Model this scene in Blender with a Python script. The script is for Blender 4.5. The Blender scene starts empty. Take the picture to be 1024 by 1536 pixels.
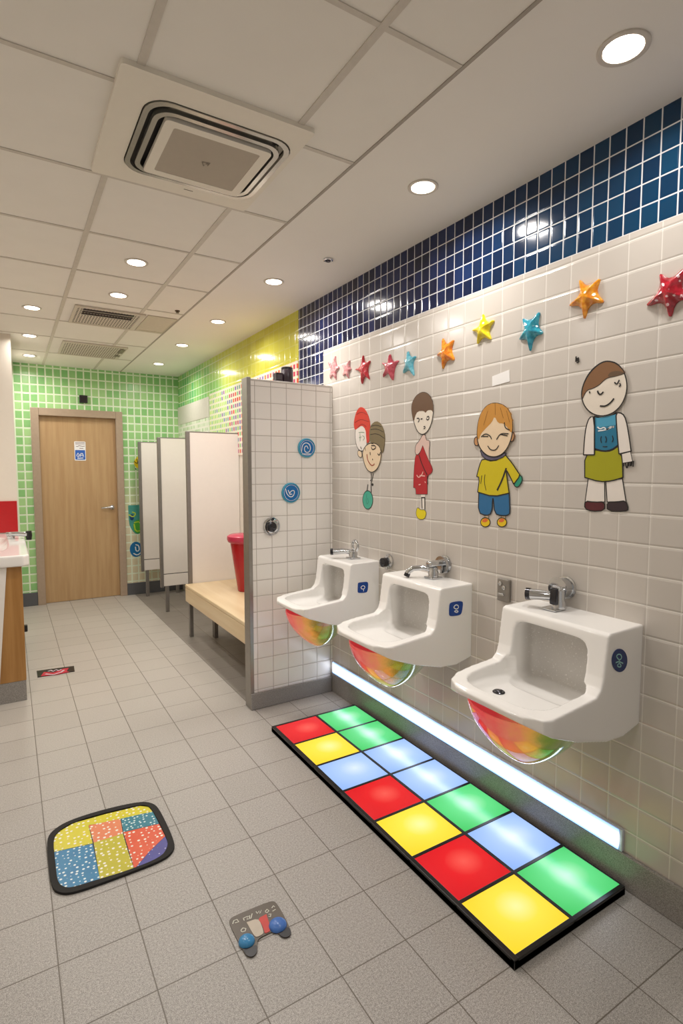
import bpy, bmesh, math, random
from mathutils import Vector, Matrix
random.seed(7)
SC = bpy.context.scene
COL = SC.collection
PI = math.pi

# ------------------------------------------------------------------ camera model
F, CX, CY, H = 816.0, 512.0, 768.0, 1.41
VX, VY = 12.0, 707.0
PITCH = math.atan((CY - VY) / F)
YAW = math.atan2(-(VX - CX) / F, math.cos(PITCH) + (-(VY - CY) / F) * math.sin(PITCH))
_f = Vector((math.sin(YAW) * math.cos(PITCH), math.cos(YAW) * math.cos(PITCH), -math.sin(PITCH)))
_r = Vector((math.cos(YAW), -math.sin(YAW), 0))
_u = _r.cross(_f)
EYE = Vector((0, 0, H))
def ray(px, py): return _r * ((px - CX) / F) - _u * ((py - CY) / F) + _f
def onX(px, py, X): d = ray(px, py); return EYE + d * (X / d.x)
def onY(px, py, Y): d = ray(px, py); return EYE + d * (Y / d.y)
def onZ(px, py, Z): d = ray(px, py); return EYE + d * ((Z - H) / d.z)

cd = bpy.data.cameras.new('camera'); cam = bpy.data.objects.new('camera', cd); COL.objects.link(cam)
cd.sensor_fit = 'HORIZONTAL'; cd.sensor_width = 36; cd.lens = F / 1024 * 36; cd.clip_start = 0.02
cam.matrix_world = Matrix((( _r.x, _u.x, -_f.x, 0), (_r.y, _u.y, -_f.y, 0), (_r.z, _u.z, -_f.z, H), (0, 0, 0, 1)))
SC.camera = cam
SC.view_settings.view_transform = 'Standard'
SC.view_settings.look = 'None'
SC.view_settings.exposure = 0.0
SC.cycles.use_denoising = True
SC.cycles.max_bounces = 8
SC.cycles.caustics_reflective = False
SC.cycles.caustics_refractive = False
SC.cycles.sample_clamp_indirect = 6

# room numbers
W = 1.735      # right wall
CZ = 2.51      # ceiling
EY = 6.5       # end wall
PY = 2.95      # tiled partition face
BX = 1.722     # face of the right baseboard

# ------------------------------------------------------------------ materials
def srgb(r, g, b):
    f = lambda c: ((c / 255) / 12.92 if c / 255 <= 0.04045 else ((c / 255 + 0.055) / 1.055) ** 2.4)
    return (f(r), f(g), f(b), 1)
class NT:
    def __init__(s, name):
        s.m = bpy.data.materials.new(name); s.m.use_nodes = True
        s.t = s.m.node_tree; s.n = s.t.nodes; s.b = s.n['Principled BSDF']
    def new(s, typ, **kw):
        n = s.n.new(typ)
        for k, v in kw.items(): setattr(n, k, v)
        return n
    def put(s, sock, v):
        if hasattr(v, 'is_output'): s.t.links.new(v, sock)
        elif v is not None: sock.default_value = v
    def math(s, op, a, b=None, c=None):
        n = s.new('ShaderNodeMath', operation=op)
        for i, v in enumerate((a, b, c)):
            if v is not None: s.put(n.inputs[i], v)
        return n.outputs[0]
    def mix(s, f, a, b, typ='RGBA', blend='MIX'):
        n = s.new('ShaderNodeMix', data_type=typ)
        if typ == 'RGBA':
            n.blend_type = blend
            s.put(n.inputs[0], f); s.put(n.inputs[6], a); s.put(n.inputs[7], b); return n.outputs[2]
        s.put(n.inputs[0], f); s.put(n.inputs[2], a); s.put(n.inputs[3], b); return n.outputs[0]
    def obj(s): return s.new('ShaderNodeTexCoord').outputs['Object']
    def gen(s): return s.new('ShaderNodeTexCoord').outputs['Generated']
    def xyz(s, v):
        n = s.new('ShaderNodeSeparateXYZ'); s.put(n.inputs[0], v); return n.outputs
    def comb(s, x, y, z=0.0):
        n = s.new('ShaderNodeCombineXYZ'); s.put(n.inputs[0], x); s.put(n.inputs[1], y); s.put(n.inputs[2], z); return n.outputs[0]
    def smooth(s, v, a, b, lo=0.0, hi=1.0):
        n = s.new('ShaderNodeMapRange', interpolation_type='SMOOTHSTEP')
        s.put(n.inputs[0], v)
        for i, x in enumerate((a, b, lo, hi)): n.inputs[i + 1].default_value = x
        return n.outputs[0]
    def noise(s, vec, scale, detail=3, rough=.5):
        n = s.new('ShaderNodeTexNoise'); s.put(n.inputs['Vector'], vec)
        n.inputs['Scale'].default_value = scale; n.inputs['Detail'].default_value = detail; n.inputs['Roughness'].default_value = rough
        return n.outputs[0]
    def white(s, vec):
        n = s.new('ShaderNodeTexWhiteNoise', noise_dimensions='3D'); s.put(n.inputs['Vector'], vec); return n.outputs['Value'], n.outputs['Color']
    def ramp(s, f, stops, interp='LINEAR'):
        n = s.new('ShaderNodeValToRGB'); n.color_ramp.interpolation = interp
        e = n.color_ramp.elements
        while len(e) < len(stops): e.new(0.5)
        for i, (p, c) in enumerate(stops): e[i].position = p; e[i].color = c
        s.put(n.inputs[0], f); return n.outputs[0]
    def bump(s, h, strength=.3, dist=.002):
        n = s.new('ShaderNodeBump'); n.inputs['Strength'].default_value = strength; n.inputs['Distance'].default_value = dist
        s.put(n.inputs['Height'], h); s.t.links.new(n.outputs[0], s.b.inputs['Normal'])
    def set(s, **kw):
        for k, v in kw.items(): s.put(s.b.inputs[k.replace('_', ' ')], v)
        return s
_mc = {}
def mat(name, rgb, rough=.5, metal=0., spec=.5, noise=.05, nscale=40, **kw):
    """plain procedural surface: a colour with a little noise in it"""
    if name in _mc: return _mc[name]
    t = NT(name); c = srgb(*rgb)
    if noise > 0:
        f = t.noise(t.obj(), nscale)
        d = tuple(x * (1 - 2 * noise) for x in c[:3]) + (1,); l = tuple(min(1, x * (1 + 2 * noise)) for x in c[:3]) + (1,)
        t.set(Base_Color=t.mix(f, d, l))
    else: t.set(Base_Color=c)
    t.set(Roughness=rough, Metallic=metal, Specular_IOR_Level=spec)
    for k, v in kw.items(): t.put(t.b.inputs[k.replace('_', ' ')], v)
    _mc[name] = t.m; return t.m
def emit(name, rgb, strength, base=None, rough=.2):
    if name in _mc: return _mc[name]
    t = NT(name); c = srgb(*rgb)
    t.set(Base_Color=base or c, Emission_Color=c, Emission_Strength=strength, Roughness=rough)
    _mc[name] = t.m; return t.m
def grid(t, au, av, pu, pv, ou, ov, gap, soft=.001, wob=0.0):
    """tile grid in object space: (grout mask, height, tile id vector)"""
    o = t.obj(); c = t.xyz(o)
    u, v = c[au], c[av]
    if wob:
        n = t.noise(o, 3.0, 1); v = t.math('ADD', v, t.math('MULTIPLY', t.math('SUBTRACT', n, .5), wob))
    res = []; ids = []
    for x, p, off in ((u, pu, ou), (v, pv, ov)):
        q = t.math('DIVIDE', t.math('SUBTRACT', x, off), p)
        ids.append(t.math('FLOOR', q))
        fr = t.math('FRACT', q)
        res.append(t.math('MULTIPLY', t.math('MINIMUM', fr, t.math('SUBTRACT', 1.0, fr)), p))
    d = t.math('MINIMUM', res[0], res[1])
    grout = t.smooth(d, gap / 2 - soft / 2, gap / 2 + soft / 2, 1.0, 0.0)
    height = t.smooth(d, gap / 2, gap / 2 + .006)
    return grout, height, t.comb(ids[0], ids[1], 0.0), c, res

def tile_white(name, au, av, pu, pv, ou, ov, gap, c, g, rough=.18, gv=None):
    t = NT(name)
    grout, h, ident, co, d = grid(t, au, av, pu, pv, ou, ov, gap, .0015, .006)
    if gv: grout = t.math('MAXIMUM', t.smooth(d[1], gap / 2 - .001, gap / 2 + .001, 1, 0), t.math('MULTIPLY', grout, gv))
    val, _ = t.white(ident)
    if gv: h = t.math('ADD', t.smooth(d[1], gap / 2, gap / 2 + .006), t.math('MULTIPLY', t.smooth(d[0], gap / 2, gap / 2 + .006), .35))
    c0 = srgb(*c); a = tuple(x * .97 for x in c0[:3]) + (1,); b = tuple(min(1, x * 1.03) for x in c0[:3]) + (1,)
    t.set(Base_Color=t.mix(grout, t.mix(val, a, b), srgb(*g)), Roughness=t.mix(grout, rough, .7, 'FLOAT'), Specular_IOR_Level=.45)
    hh = t.math('ADD', h, t.math('MULTIPLY', t.noise(t.obj(), 9, 1), .35))
    t.bump(hh, .45, .003); return t.m
M_white = tile_white('cream_glazed_tile', 1, 2, .1055, .0975, .008, .198, .0034, (200, 193, 185), (234, 230, 222), .18, .55)
M_part = tile_white('cream_square_tile', 0, 2, .1, .094, .02, .112, .003, (246, 242, 237), (176, 166, 157))
def mk_blue():
    t = NT('navy_gloss_tile')
    grout, h, ident, co, d = grid(t, 1, 2, .0563, .068, .016, 2.172, .0042, .0015)
    val, _ = t.white(ident)
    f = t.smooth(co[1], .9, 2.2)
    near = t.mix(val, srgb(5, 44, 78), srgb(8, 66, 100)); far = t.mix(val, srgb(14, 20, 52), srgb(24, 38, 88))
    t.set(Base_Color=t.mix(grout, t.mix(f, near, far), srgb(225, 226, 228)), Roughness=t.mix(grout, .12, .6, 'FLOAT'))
    t.bump(t.math('ADD', h, t.math('MULTIPLY', val, .3)), .35, .002); return t.m
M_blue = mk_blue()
def mk_yellow():
    t = NT('yellow_green_gloss_tile')
    o = t.obj(); c = t.xyz(o)
    grout, h, ident, co, d = grid(t, 1, 2, .09, .085, .03, 2.03, .008, .002)
    val, _ = t.white(ident)
    f = t.math('ADD', t.smooth(c[1], 3.9, 6.2), t.math('MULTIPLY', t.math('SUBTRACT', 2.3, c[2]), t.smooth(c[1], 4.2, 5.2, 0, .9)))
    col = t.ramp(f, [(0, srgb(196, 190, 52)), (.35, srgb(204, 210, 96)), (.62, srgb(146, 206, 122)), (1, srgb(100, 184, 112))])
    col = t.mix(t.math('MULTIPLY', val, .25), col, srgb(235, 235, 120))
    vis = t.math('MULTIPLY', grout, t.smooth(c[1], 4.2, 5.6, .1, .9))
    col = t.mix(vis, col, srgb(232, 242, 214))
    t.set(Base_Color=t.mix(t.math('LESS_THAN', c[2], 1.6), col, srgb(226, 219, 208)), Roughness=.13)
    t.bump(t.math('ADD', h, t.math('MULTIPLY', t.noise(o, 5, 1), .6)), .2, .002); return t.m
M_yellow = mk_yellow()
def mk_green():
    t = NT('green_mosaic_tile')
    grout, h, ident, co, d = grid(t, 0, 2, .0725, .0895, .005, .155, .0135, .003)
    val, _ = t.white(ident)
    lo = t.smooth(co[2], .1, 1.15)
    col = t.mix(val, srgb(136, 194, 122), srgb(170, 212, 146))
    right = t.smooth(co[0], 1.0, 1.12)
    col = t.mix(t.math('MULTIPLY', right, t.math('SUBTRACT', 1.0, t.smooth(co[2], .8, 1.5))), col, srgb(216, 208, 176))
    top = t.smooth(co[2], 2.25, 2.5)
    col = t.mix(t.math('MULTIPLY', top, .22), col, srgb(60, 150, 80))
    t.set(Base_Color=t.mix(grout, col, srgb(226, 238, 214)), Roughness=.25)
    t.bump(h, .4, .003); return t.m
M_green = mk_green()
def mk_floor():
    t = NT('speckled_stone_tile')
    grout, h, ident, co, d = grid(t, 0, 1, .225, .226, .068, 1.44, .0034, .002)
    o = t.obj()
    val, _ = t.white(ident)
    sp = t.noise(o, 420, 2, .7); sp2 = t.noise(o, 150, 2)
    s = t.math('ADD', t.math('MULTIPLY', sp, .75), t.math('MULTIPLY', sp2, .25))
    col = t.ramp(s, [(.34, srgb(88, 85, 82)), (.5, srgb(165, 161, 156)), (.66, srgb(222, 218, 214))])
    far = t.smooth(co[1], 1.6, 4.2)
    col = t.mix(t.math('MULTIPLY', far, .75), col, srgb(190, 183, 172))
    col = t.mix(.28, col, t.mix(val, srgb(156, 151, 146), srgb(176, 171, 166)))
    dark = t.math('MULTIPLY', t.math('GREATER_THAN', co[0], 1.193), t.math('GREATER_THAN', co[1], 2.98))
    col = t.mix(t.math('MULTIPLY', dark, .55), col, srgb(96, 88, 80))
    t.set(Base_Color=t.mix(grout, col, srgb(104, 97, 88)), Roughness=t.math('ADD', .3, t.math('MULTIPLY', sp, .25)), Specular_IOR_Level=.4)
    t.bump(t.math('ADD', h, t.math('MULTIPLY', sp, .12)), .25, .002); return t.m
M_floor = mk_floor()
def mk_skirt(name, a, b):
    t = NT(name); sp = t.noise(t.obj(), 350, 2, .7)
    t.set(Base_Color=t.mix(t.smooth(sp, .35, .65), srgb(*a), srgb(*b)), Roughness=.3); t.bump(sp, .08, .002); return t.m
M_skirt = mk_skirt('grey_stone_skirting', (124, 120, 116), (164, 160, 155))
M_skirt_end = mk_skirt('slate_skirting', (78, 80, 84), (96, 98, 102))
def mk_wood(name, a, b, axis=2, rough=.4, sc=1.0):
    t = NT(name); c = t.xyz(t.obj())
    s = [22 * sc, 22 * sc, 22 * sc]; s[axis] = 1.3 * sc
    v = t.comb(*[t.math('MULTIPLY', c[i], s[i]) for i in range(3)])
    n = t.noise(v, 1.0, 5, .6)
    t.set(Base_Color=t.mix(t.smooth(n, .3, .7), srgb(*a), srgb(*b)), Roughness=rough); return t.m
M_door = mk_wood('oak_veneer', (176, 142, 100), (190, 158, 116))
M_cab = mk_wood('amber_oak_veneer', (158, 112, 56), (180, 134, 76))
M_bench = mk_wood('pale_beige_board', (216, 192, 152), (228, 208, 172), 1, .35, .6)
M_ceil = mat('ceiling_board', (236, 232, 225), .85, noise=.015, nscale=8)
M_soffit = mat('ceiling_plaster', (238, 234, 228), .8, noise=.01, nscale=4)
M_tbar = mat('ceiling_grid_bar', (204, 197, 187), .5)
M_frame = mat('taupe_door_frame', (168, 148, 128), .4)
M_chrome = mat('polished_chrome', (205, 207, 210), .12, 1.0, noise=.02)
M_dchrome = mat('dark_chrome', (70, 70, 74), .2, .9)
M_alu = mat('brushed_aluminium', (150, 146, 140), .35, .7)
M_black = mat('black_plastic', (24, 23, 24), .35)
M_ink = mat('black_ink', (22, 18, 16), .5, noise=0)
M_lam = mat('white_laminate', (234, 229, 223), .3, noise=.01)
M_cer = mat('white_ceramic', (238, 235, 231), .08, spec=.6, noise=.01, nscale=6)
def mk_cer():
    t = NT('white_ceramic_grey_back'); o = t.obj(); c = t.xyz(o)
    k = t.math('MULTIPLY', t.smooth(c[0], -.165, -.105), t.smooth(t.math('ABSOLUTE', c[1]), .19, .2, 1, 0))
    k = t.math('MULTIPLY', k, t.math('MULTIPLY', t.smooth(c[2], .225, .24), t.smooth(c[2], .462, .478, 1, 0)))
    sp = t.smooth(t.noise(o, 160, 2, .7), .62, .7)
    t.set(Base_Color=t.mix(k, srgb(246, 244, 241), t.mix(sp, srgb(196, 192, 186), srgb(228, 225, 220))), Roughness=.09, Specular_IOR_Level=.6); return t.m
M_cer_basin = mk_cer()
M_acw = mat('air_conditioner_white', (232, 226, 214), .45, noise=.01)
M_acg = mat('air_conditioner_grille', (176, 166, 152), .6, noise=.02)
M_pier = mat('cream_paint', (222, 214, 202), .6, noise=.01)
M_red = mat('red_gloss_panel', (178, 16, 22), .3)
M_blue_st = mat('blue_sticker', (14, 66, 150), .25)
M_teal_rim = mat('teal_rim', (70, 160, 190), .25)
M_blue_disc = mat('blue_badge', (20, 112, 184), .25)
M_paper = mat('white_paper', (240, 240, 242), .4, noise=.01)
M_wink = mat('white_ink', (238, 240, 240), .5, noise=0)
M_bucket = mat('red_plastic', (170, 18, 28), .25)
M_lid = mat('pinkish_red_plastic', (186, 50, 78), .25)

# ------------------------------------------------------------------ mesh helpers
class MB:
    def __init__(s): s.b = bmesh.new()
    def box(s, x0, x1, y0, y1, z0, z1, bev=0, seg=2):
        g = bmesh.ops.create_cube(s.b, size=1)['verts']
        for v in g: v.co = Vector(((x0 + x1) / 2 + v.co.x * (x1 - x0), (y0 + y1) / 2 + v.co.y * (y1 - y0), (z0 + z1) / 2 + v.co.z * (z1 - z0)))
        if bev:
            es = list({e for v in g for e in v.link_edges})
            bmesh.ops.bevel(s.b, geom=es, offset=bev, segments=seg, profile=.5, affect='EDGES')
        return s
    def prism(s, pts, d):
        """polygon (3D points) extruded by vector d"""
        vs = [s.b.verts.new(p) for p in pts]; f = s.b.faces.new(vs)
        r = bmesh.ops.extrude_face_region(s.b, geom=[f])
        for v in r['geom']:
            if isinstance(v, bmesh.types.BMVert): v.co += Vector(d)
        return s
    def ring(s, outer, inner, d):
        """polygon ring between two loops of equal length, extruded by d"""
        d = Vector(d); n = len(outer)
        a = [s.b.verts.new(p) for p in outer]; b = [s.b.verts.new(p) for p in inner]
        c = [s.b.verts.new(Vector(p) + d) for p in outer]; e = [s.b.verts.new(Vector(p) + d) for p in inner]
        for i in range(n):
            j = (i + 1) % n
            for q in ((a[i], a[j], b[j], b[i]), (c[i], c[j], e[j], e[i]), (a[i], a[j], c[j], c[i]), (b[i], b[j], e[j], e[i])): s.b.faces.new(q)
        return s
    def tube(s, path, r, seg=10, cap=True):
        path = [Vector(p) for p in path]; rs = r if isinstance(r, (list, tuple)) else [r] * len(path)
        rings = []; up = None
        for i, p in enumerate(path):
            t = (path[min(i + 1, len(path) - 1)] - path[max(i - 1, 0)]).normalized()
            if up is None: up = Vector((0, 0, 1)) if abs(t.z) < .9 else Vector((1, 0, 0))
            a = t.cross(up).normalized(); b = a.cross(t).normalized(); up = b
            rings.append([s.b.verts.new(p + (a * math.cos(2 * PI * k / seg) + b * math.sin(2 * PI * k / seg)) * rs[i]) for k in range(seg)])
        for i in range(len(rings) - 1):
            for k in range(seg): s.b.faces.new((rings[i][k], rings[i][(k + 1) % seg], rings[i + 1][(k + 1) % seg], rings[i + 1][k]))
        if cap: s.b.faces.new(rings[0]); s.b.faces.new(rings[-1])
        return s
    def lathe(s, prof, c, axis='Z', seg=28):
        """profile of (radius, height) turned round an axis through c"""
        c = Vector(c); E = {'Z': (Vector((1, 0, 0)), Vector((0, 1, 0)), Vector((0, 0, 1))), 'X': (Vector((0, 1, 0)), Vector((0, 0, 1)), Vector((1, 0, 0))), 'Y': (Vector((0, 0, 1)), Vector((1, 0, 0)), Vector((0, 1, 0)))}[axis]
        rings = []
        for (r, h) in prof:
            if r < 1e-6: rings.append([s.b.verts.new(c + E[2] * h)])
            else: rings.append([s.b.verts.new(c + E[2] * h + (E[0] * math.cos(2 * PI * k / seg) + E[1] * math.sin(2 * PI * k / seg)) * r) for k in range(seg)])
        for A, B in zip(rings, rings[1:]):
            for k in range(seg):
                a = [A[k % len(A)]] + ([A[(k + 1) % seg]] if len(A) > 1 else []); b = ([B[(k + 1) % seg]] if len(B) > 1 else []) + [B[k % len(B)]]
                if len(a) + len(b) > 2: s.b.faces.new(a + b)
        for R in (rings[0], rings[-1]):
            if len(R) > 1: s.b.faces.new(R)
        return s
    def sell(s, c, h, e1=.5, e2=.5, nu=40, nv=24):
        """superellipsoid"""
        c = Vector(c); p = lambda x, e: math.copysign(abs(x) ** e, x)
        rows = []
        for i in range(nv + 1):
            th = -PI / 2 + PI * i / nv
            row = []
            for k in range(nu if 0 < i < nv else 1):
                ph = 2 * PI * k / nu
                row.append(s.b.verts.new(c + Vector((h[0] * p(math.cos(th), e1) * p(math.cos(ph), e2), h[1] * p(math.cos(th), e1) * p(math.sin(ph), e2), h[2] * p(math.sin(th), e1)))))
            rows.append(row)
        for A, B in zip(rows, rows[1:]):
            for k in range(nu):
                q = []
                for v in (A[k % len(A)], A[(k + 1) % len(A)], B[(k + 1) % len(B)], B[k % len(B)]):
                    if v not in q: q.append(v)
                s.b.faces.new(q)
        return s
    def stroke(s, pts, w, nrm, t=.0006, closed=False):
        """a drawn line: flat ribbon of width w lying in the plane with normal nrm"""
        pts = [Vector(p) for p in pts]; nrm = Vector(nrm).normalized(); n = len(pts); L = []; R = []
        for i in range(n):
            a = pts[(i - 1) % n] if closed else pts[max(i - 1, 0)]; b = pts[(i + 1) % n] if closed else pts[min(i + 1, n - 1)]
            t_ = (b - a).normalized(); sd = t_.cross(nrm)
            L.append(pts[i] + sd * w / 2); R.append(pts[i] - sd * w / 2)
        lv = [s.b.verts.new(p + nrm * t) for p in L]; rv = [s.b.verts.new(p + nrm * t) for p in R]
        lo = [s.b.verts.new(p) for p in L]; ro = [s.b.verts.new(p) for p in R]
        for i in range(n if closed else n - 1):
            j = (i + 1) % n
            for q in ((lv[i], lv[j], rv[j], rv[i]), (lo[i], lo[j], lv[j], lv[i]), (rv[i], rv[j], ro[j], ro[i])): s.b.faces.new(q)
        return s
def new_obj(name, bm, m, parent=None, smooth=False):
    b = bm.b if isinstance(bm, MB) else bm
    bmesh.ops.recalc_face_normals(b, faces=b.faces[:])
    if parent is not None:
        inv = parent.matrix_basis.inverted(); par = parent.parent
        if par is not None: inv = inv @ par.matrix_basis.inverted()
        b.transform(inv)
    me = bpy.data.meshes.new(name); b.to_mesh(me); b.free()
    o = bpy.data.objects.new(name, me); COL.objects.link(o)
    if m is not None: me.materials.append(m)
    if parent is not None: o.parent = parent
    if smooth:
        for p in me.polygons: p.use_smooth = True
        if smooth is not True:
            me.set_sharp_from_angle(angle=math.radians(smooth))
    return o
obj = new_obj
def tag(o, label, cat, group=None, kind=None):
    if label: o['label'] = label
    if cat: o['category'] = cat
    if group: o['group'] = group
    if kind: o['kind'] = kind
    return o
def thing(name, label, cat, loc, group=None):
    o = bpy.data.objects.new(name, None); COL.objects.link(o); o.empty_display_size = .05
    o.location = loc; o.matrix_basis = Matrix.Translation(loc)
    return tag(o, label, cat, group)
def single(name, bm, m, label, cat, group=None, smooth=False):
    """a thing that is one mesh, its origin moved to the middle of its base"""
    o = new_obj(name, bm, m, None, smooth)
    vs = [v.co for v in o.data.vertices]
    c = Vector([(min(v[i] for v in vs) + max(v[i] for v in vs)) / 2 for i in range(3)]); c.z = min(v.z for v in vs)
    o.data.transform(Matrix.Translation(-c)); o.location = c
    return tag(o, label, cat, group)
def struct(name, bm, m, smooth=False):
    o = new_obj(name, bm, m, None, smooth); o['kind'] = 'structure'; return o
def lab(o, label): o['label'] = label; return o
def dup(root, loc, scale=None):
    r = root.copy(); COL.objects.link(r); r.location = loc
    if scale: r.scale = scale
    for ch in list(root.children):
        c = ch.copy(); COL.objects.link(c); c.parent = r
        for g in ch.children:
            d = g.copy(); COL.objects.link(d); d.parent = c
    return r
def chaikin(pts, n=2, closed=True):
    pts = [Vector(p) for p in pts]
    for _ in range(n):
        out = []
        for i in range(len(pts) if closed else len(pts) - 1):
            a, b = pts[i], pts[(i + 1) % len(pts)]
            out += [a * .75 + b * .25, a * .25 + b * .75]
        if not closed: out = [pts[0]] + out + [pts[-1]]
        pts = out
    return pts
def rrect(x0, x1, y0, y1, r, seg=6):
    o = []
    for cx, cy, a0 in ((x1 - r, y1 - r, 0), (x0 + r, y1 - r, 90), (x0 + r, y0 + r, 180), (x1 - r, y0 + r, 270)):
        for k in range(seg + 1):
            a = math.radians(a0 + 90 * k / seg); o.append((cx + r * math.cos(a), cy + r * math.sin(a)))
    return o

LP = 7.0      # watts per downlight
WORLD = .4
# ------------------------------------------------------------------ the setting
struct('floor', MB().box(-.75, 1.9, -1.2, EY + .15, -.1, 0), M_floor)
struct('ceiling', MB().box(-.75, 1.098, -1.2, EY + .15, CZ, CZ + .06), M_ceil)
struct('ceiling_bulkhead', MB().box(1.106, 1.9, -1.2, EY + .15, CZ, CZ + .06), M_soffit)
g = MB(); zb = CZ - .0035
GX = [-.63, -.14, .35, .835]
GY = [.09, .63, 1.17, 1.715, 2.26, 2.82, 3.37, 3.93, 4.55, 5.12, 5.8]
for x in GX: g.box(x - .011, x + .011, -1.2, EY, zb, CZ + .001)
for y in GY: g.box(-.75, 1.095, y - .008, y + .008, zb + .0005, CZ + .001)
struct('trim_1', g, M_tbar)
struct('trim_2', MB().box(1.0965, 1.1075, -1.2, EY, CZ - .003, CZ + .05), mat('ceiling_edge_trim', (164, 156, 146), .5))
wl = 2.172     # bottom of the blue band
struct('wall_right', MB().prism([(W, -1.2, 0), (W, 3.06, 0), (W, 3.06, wl), (W, -1.2, wl)], (.15, 0, 0)), M_white)
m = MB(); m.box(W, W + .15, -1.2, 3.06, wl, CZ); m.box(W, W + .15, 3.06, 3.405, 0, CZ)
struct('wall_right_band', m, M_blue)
struct('wall_right_rear', MB().box(W, W + .15, 3.405, EY, 0, CZ), M_yellow)
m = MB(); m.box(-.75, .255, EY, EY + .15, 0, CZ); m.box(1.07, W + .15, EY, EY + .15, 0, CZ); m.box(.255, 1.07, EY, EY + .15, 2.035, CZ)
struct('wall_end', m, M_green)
struct('wall_left', MB().box(-.9, -.75, -1.2, EY + .15, 0, CZ), M_pier)
struct('wall_pier', MB().box(-.75, .058, 5.2, EY, 0, CZ), M_pier)
struct('wall_partition', MB().box(1.19, W, PY, PY + .075, 0, 1.925), M_part)
struct('trim_3', MB().box(1.172, 1.196, PY - .004, PY + .08, .0, 1.945, .003), M_alu)
struct('trim_4', MB().box(1.19, W, PY - .003, PY + .078, 1.925, 1.937, .002), mat('partition_top_trim', (206, 200, 194), .4))
struct('baseboard_right', MB().box(BX, W, -1.2, PY, 0, .122, .004), M_skirt)
struct('baseboard_partition', MB().box(1.172, BX, PY - .016, PY - .003, 0, .098, .004), M_skirt)
m = MB(); m.box(.058, .218, EY - .014, EY, 0, .14, .003)
struct('baseboard_end', m, M_skirt_end)
struct('baseboard_end_right', MB().box(1.108, W, EY - .014, EY, 0, .135, .003), M_skirt_end)

# door
d = struct('door_1', MB().box(.285, 1.045, EY + .035, EY + .075, .004, 2.0), M_door)
f = MB()
f.box(.218, .292, EY - .02, EY + .14, 0, 2.068, .004); f.box(1.036, 1.108, EY - .02, EY + .14, 0, 2.068, .004); f.box(.292, 1.036, EY - .02, EY + .14, 1.99, 2.068, .004)
o = obj('door_frame', f, M_frame, d)
hp = onY(160, 761, EY + .03)
m = MB().lathe([(.024, 0), (.024, -.01), (.01, -.012), (.01, -.045)], (hp.x + .055, EY + .034, hp.z), 'Y', 20)
m.tube([(hp.x + .057, EY - .01, hp.z), (hp.x + .02, EY - .012, hp.z + .002), (hp.x - .06, EY - .012, hp.z - .004)], [.012, .012, .009])
obj('door_handle', m, M_chrome, d, 40)

# ------------------------------------------------------------------ ceiling fittings
M_lens = emit('downlight_glow', (255, 240, 222), 9.0, srgb(255, 250, 240))
M_ring = mat('downlight_ring', (206, 198, 188), .4)
LIGHTS = [  # x, y, radius, label
    (1.41, .90, 'large round downlight at the upper right, nearest over the blue tiles'),
    (1.415, 1.71, 'round downlight over the middle of the blue tiled band'),
    (1.36, 2.98, 'round downlight over the far end of the blue tiles, before the yellow ones'),
    (1.36, 3.97, 'round downlight on the bulkhead before the yellow glossy tiles, above the tiled partition'),
    (1.34, 4.86, 'second farthest downlight along the bulkhead, over the cubicles'),
    (1.36, 5.82, 'farthest downlight on the bulkhead, near the green end wall corner'),
    (.62, 3.09, 'downlight in the grid ceiling just beyond the large air conditioner'),
    (.632, 3.71, 'downlight in the grid ceiling just before the first slotted vent'),
    (.18, 4.29, 'nearest of three downlights at the far left of the ceiling'),
    (.192, 5.17, 'middle one of three downlights at the far left of the ceiling'),
    (.215, 6.04, 'farthest of three downlights at far left, close to the green wall'),
]
def downlight(x, y, label, r=.05):
    t = thing('downlight', label, 'light', (x, y, CZ - .006), 'recessed downlights')
    m = MB().lathe([(r * 1.28, CZ), (r * 1.28, CZ - .004), (r * 1.2, CZ - .006), (r, CZ - .004), (r, CZ)], (x, y, 0), 'Z', 32)
    obj('trim_ring', m, M_ring, t, 40)
    obj('lens', MB().lathe([(0, CZ - .0035), (r * .98, CZ - .0035), (r * .98, CZ - .001)], (x, y, 0), 'Z', 32), M_lens, t)
def lamp(x, y, p, r=.06):
    l = bpy.data.lights.new('downlight_and_fill_lamp', 'AREA'); l.shape = 'DISK'; l.size = 2 * r; l.energy = p; l.color = (1, .955, .905); l.spread = math.radians(165)
    o = bpy.data.objects.new('downlight_and_fill_lamp', l); COL.objects.link(o); o.location = (x, y, CZ - .02)
for x, y, s in LIGHTS:
    downlight(x, y, s, .046 if y > 1.2 else .05)
    lamp(x, y, LP * (.62 if y < 1.2 else .9 if y < 2.5 else 1.1 if y < 3.5 else .78))
# added fill lamps without fittings, outside the view, to brighten the foreground
for x, y in ((.3, .5), (-.3, 1.5), (-.3, 2.6)): lamp(x, y, LP * .55)

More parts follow.
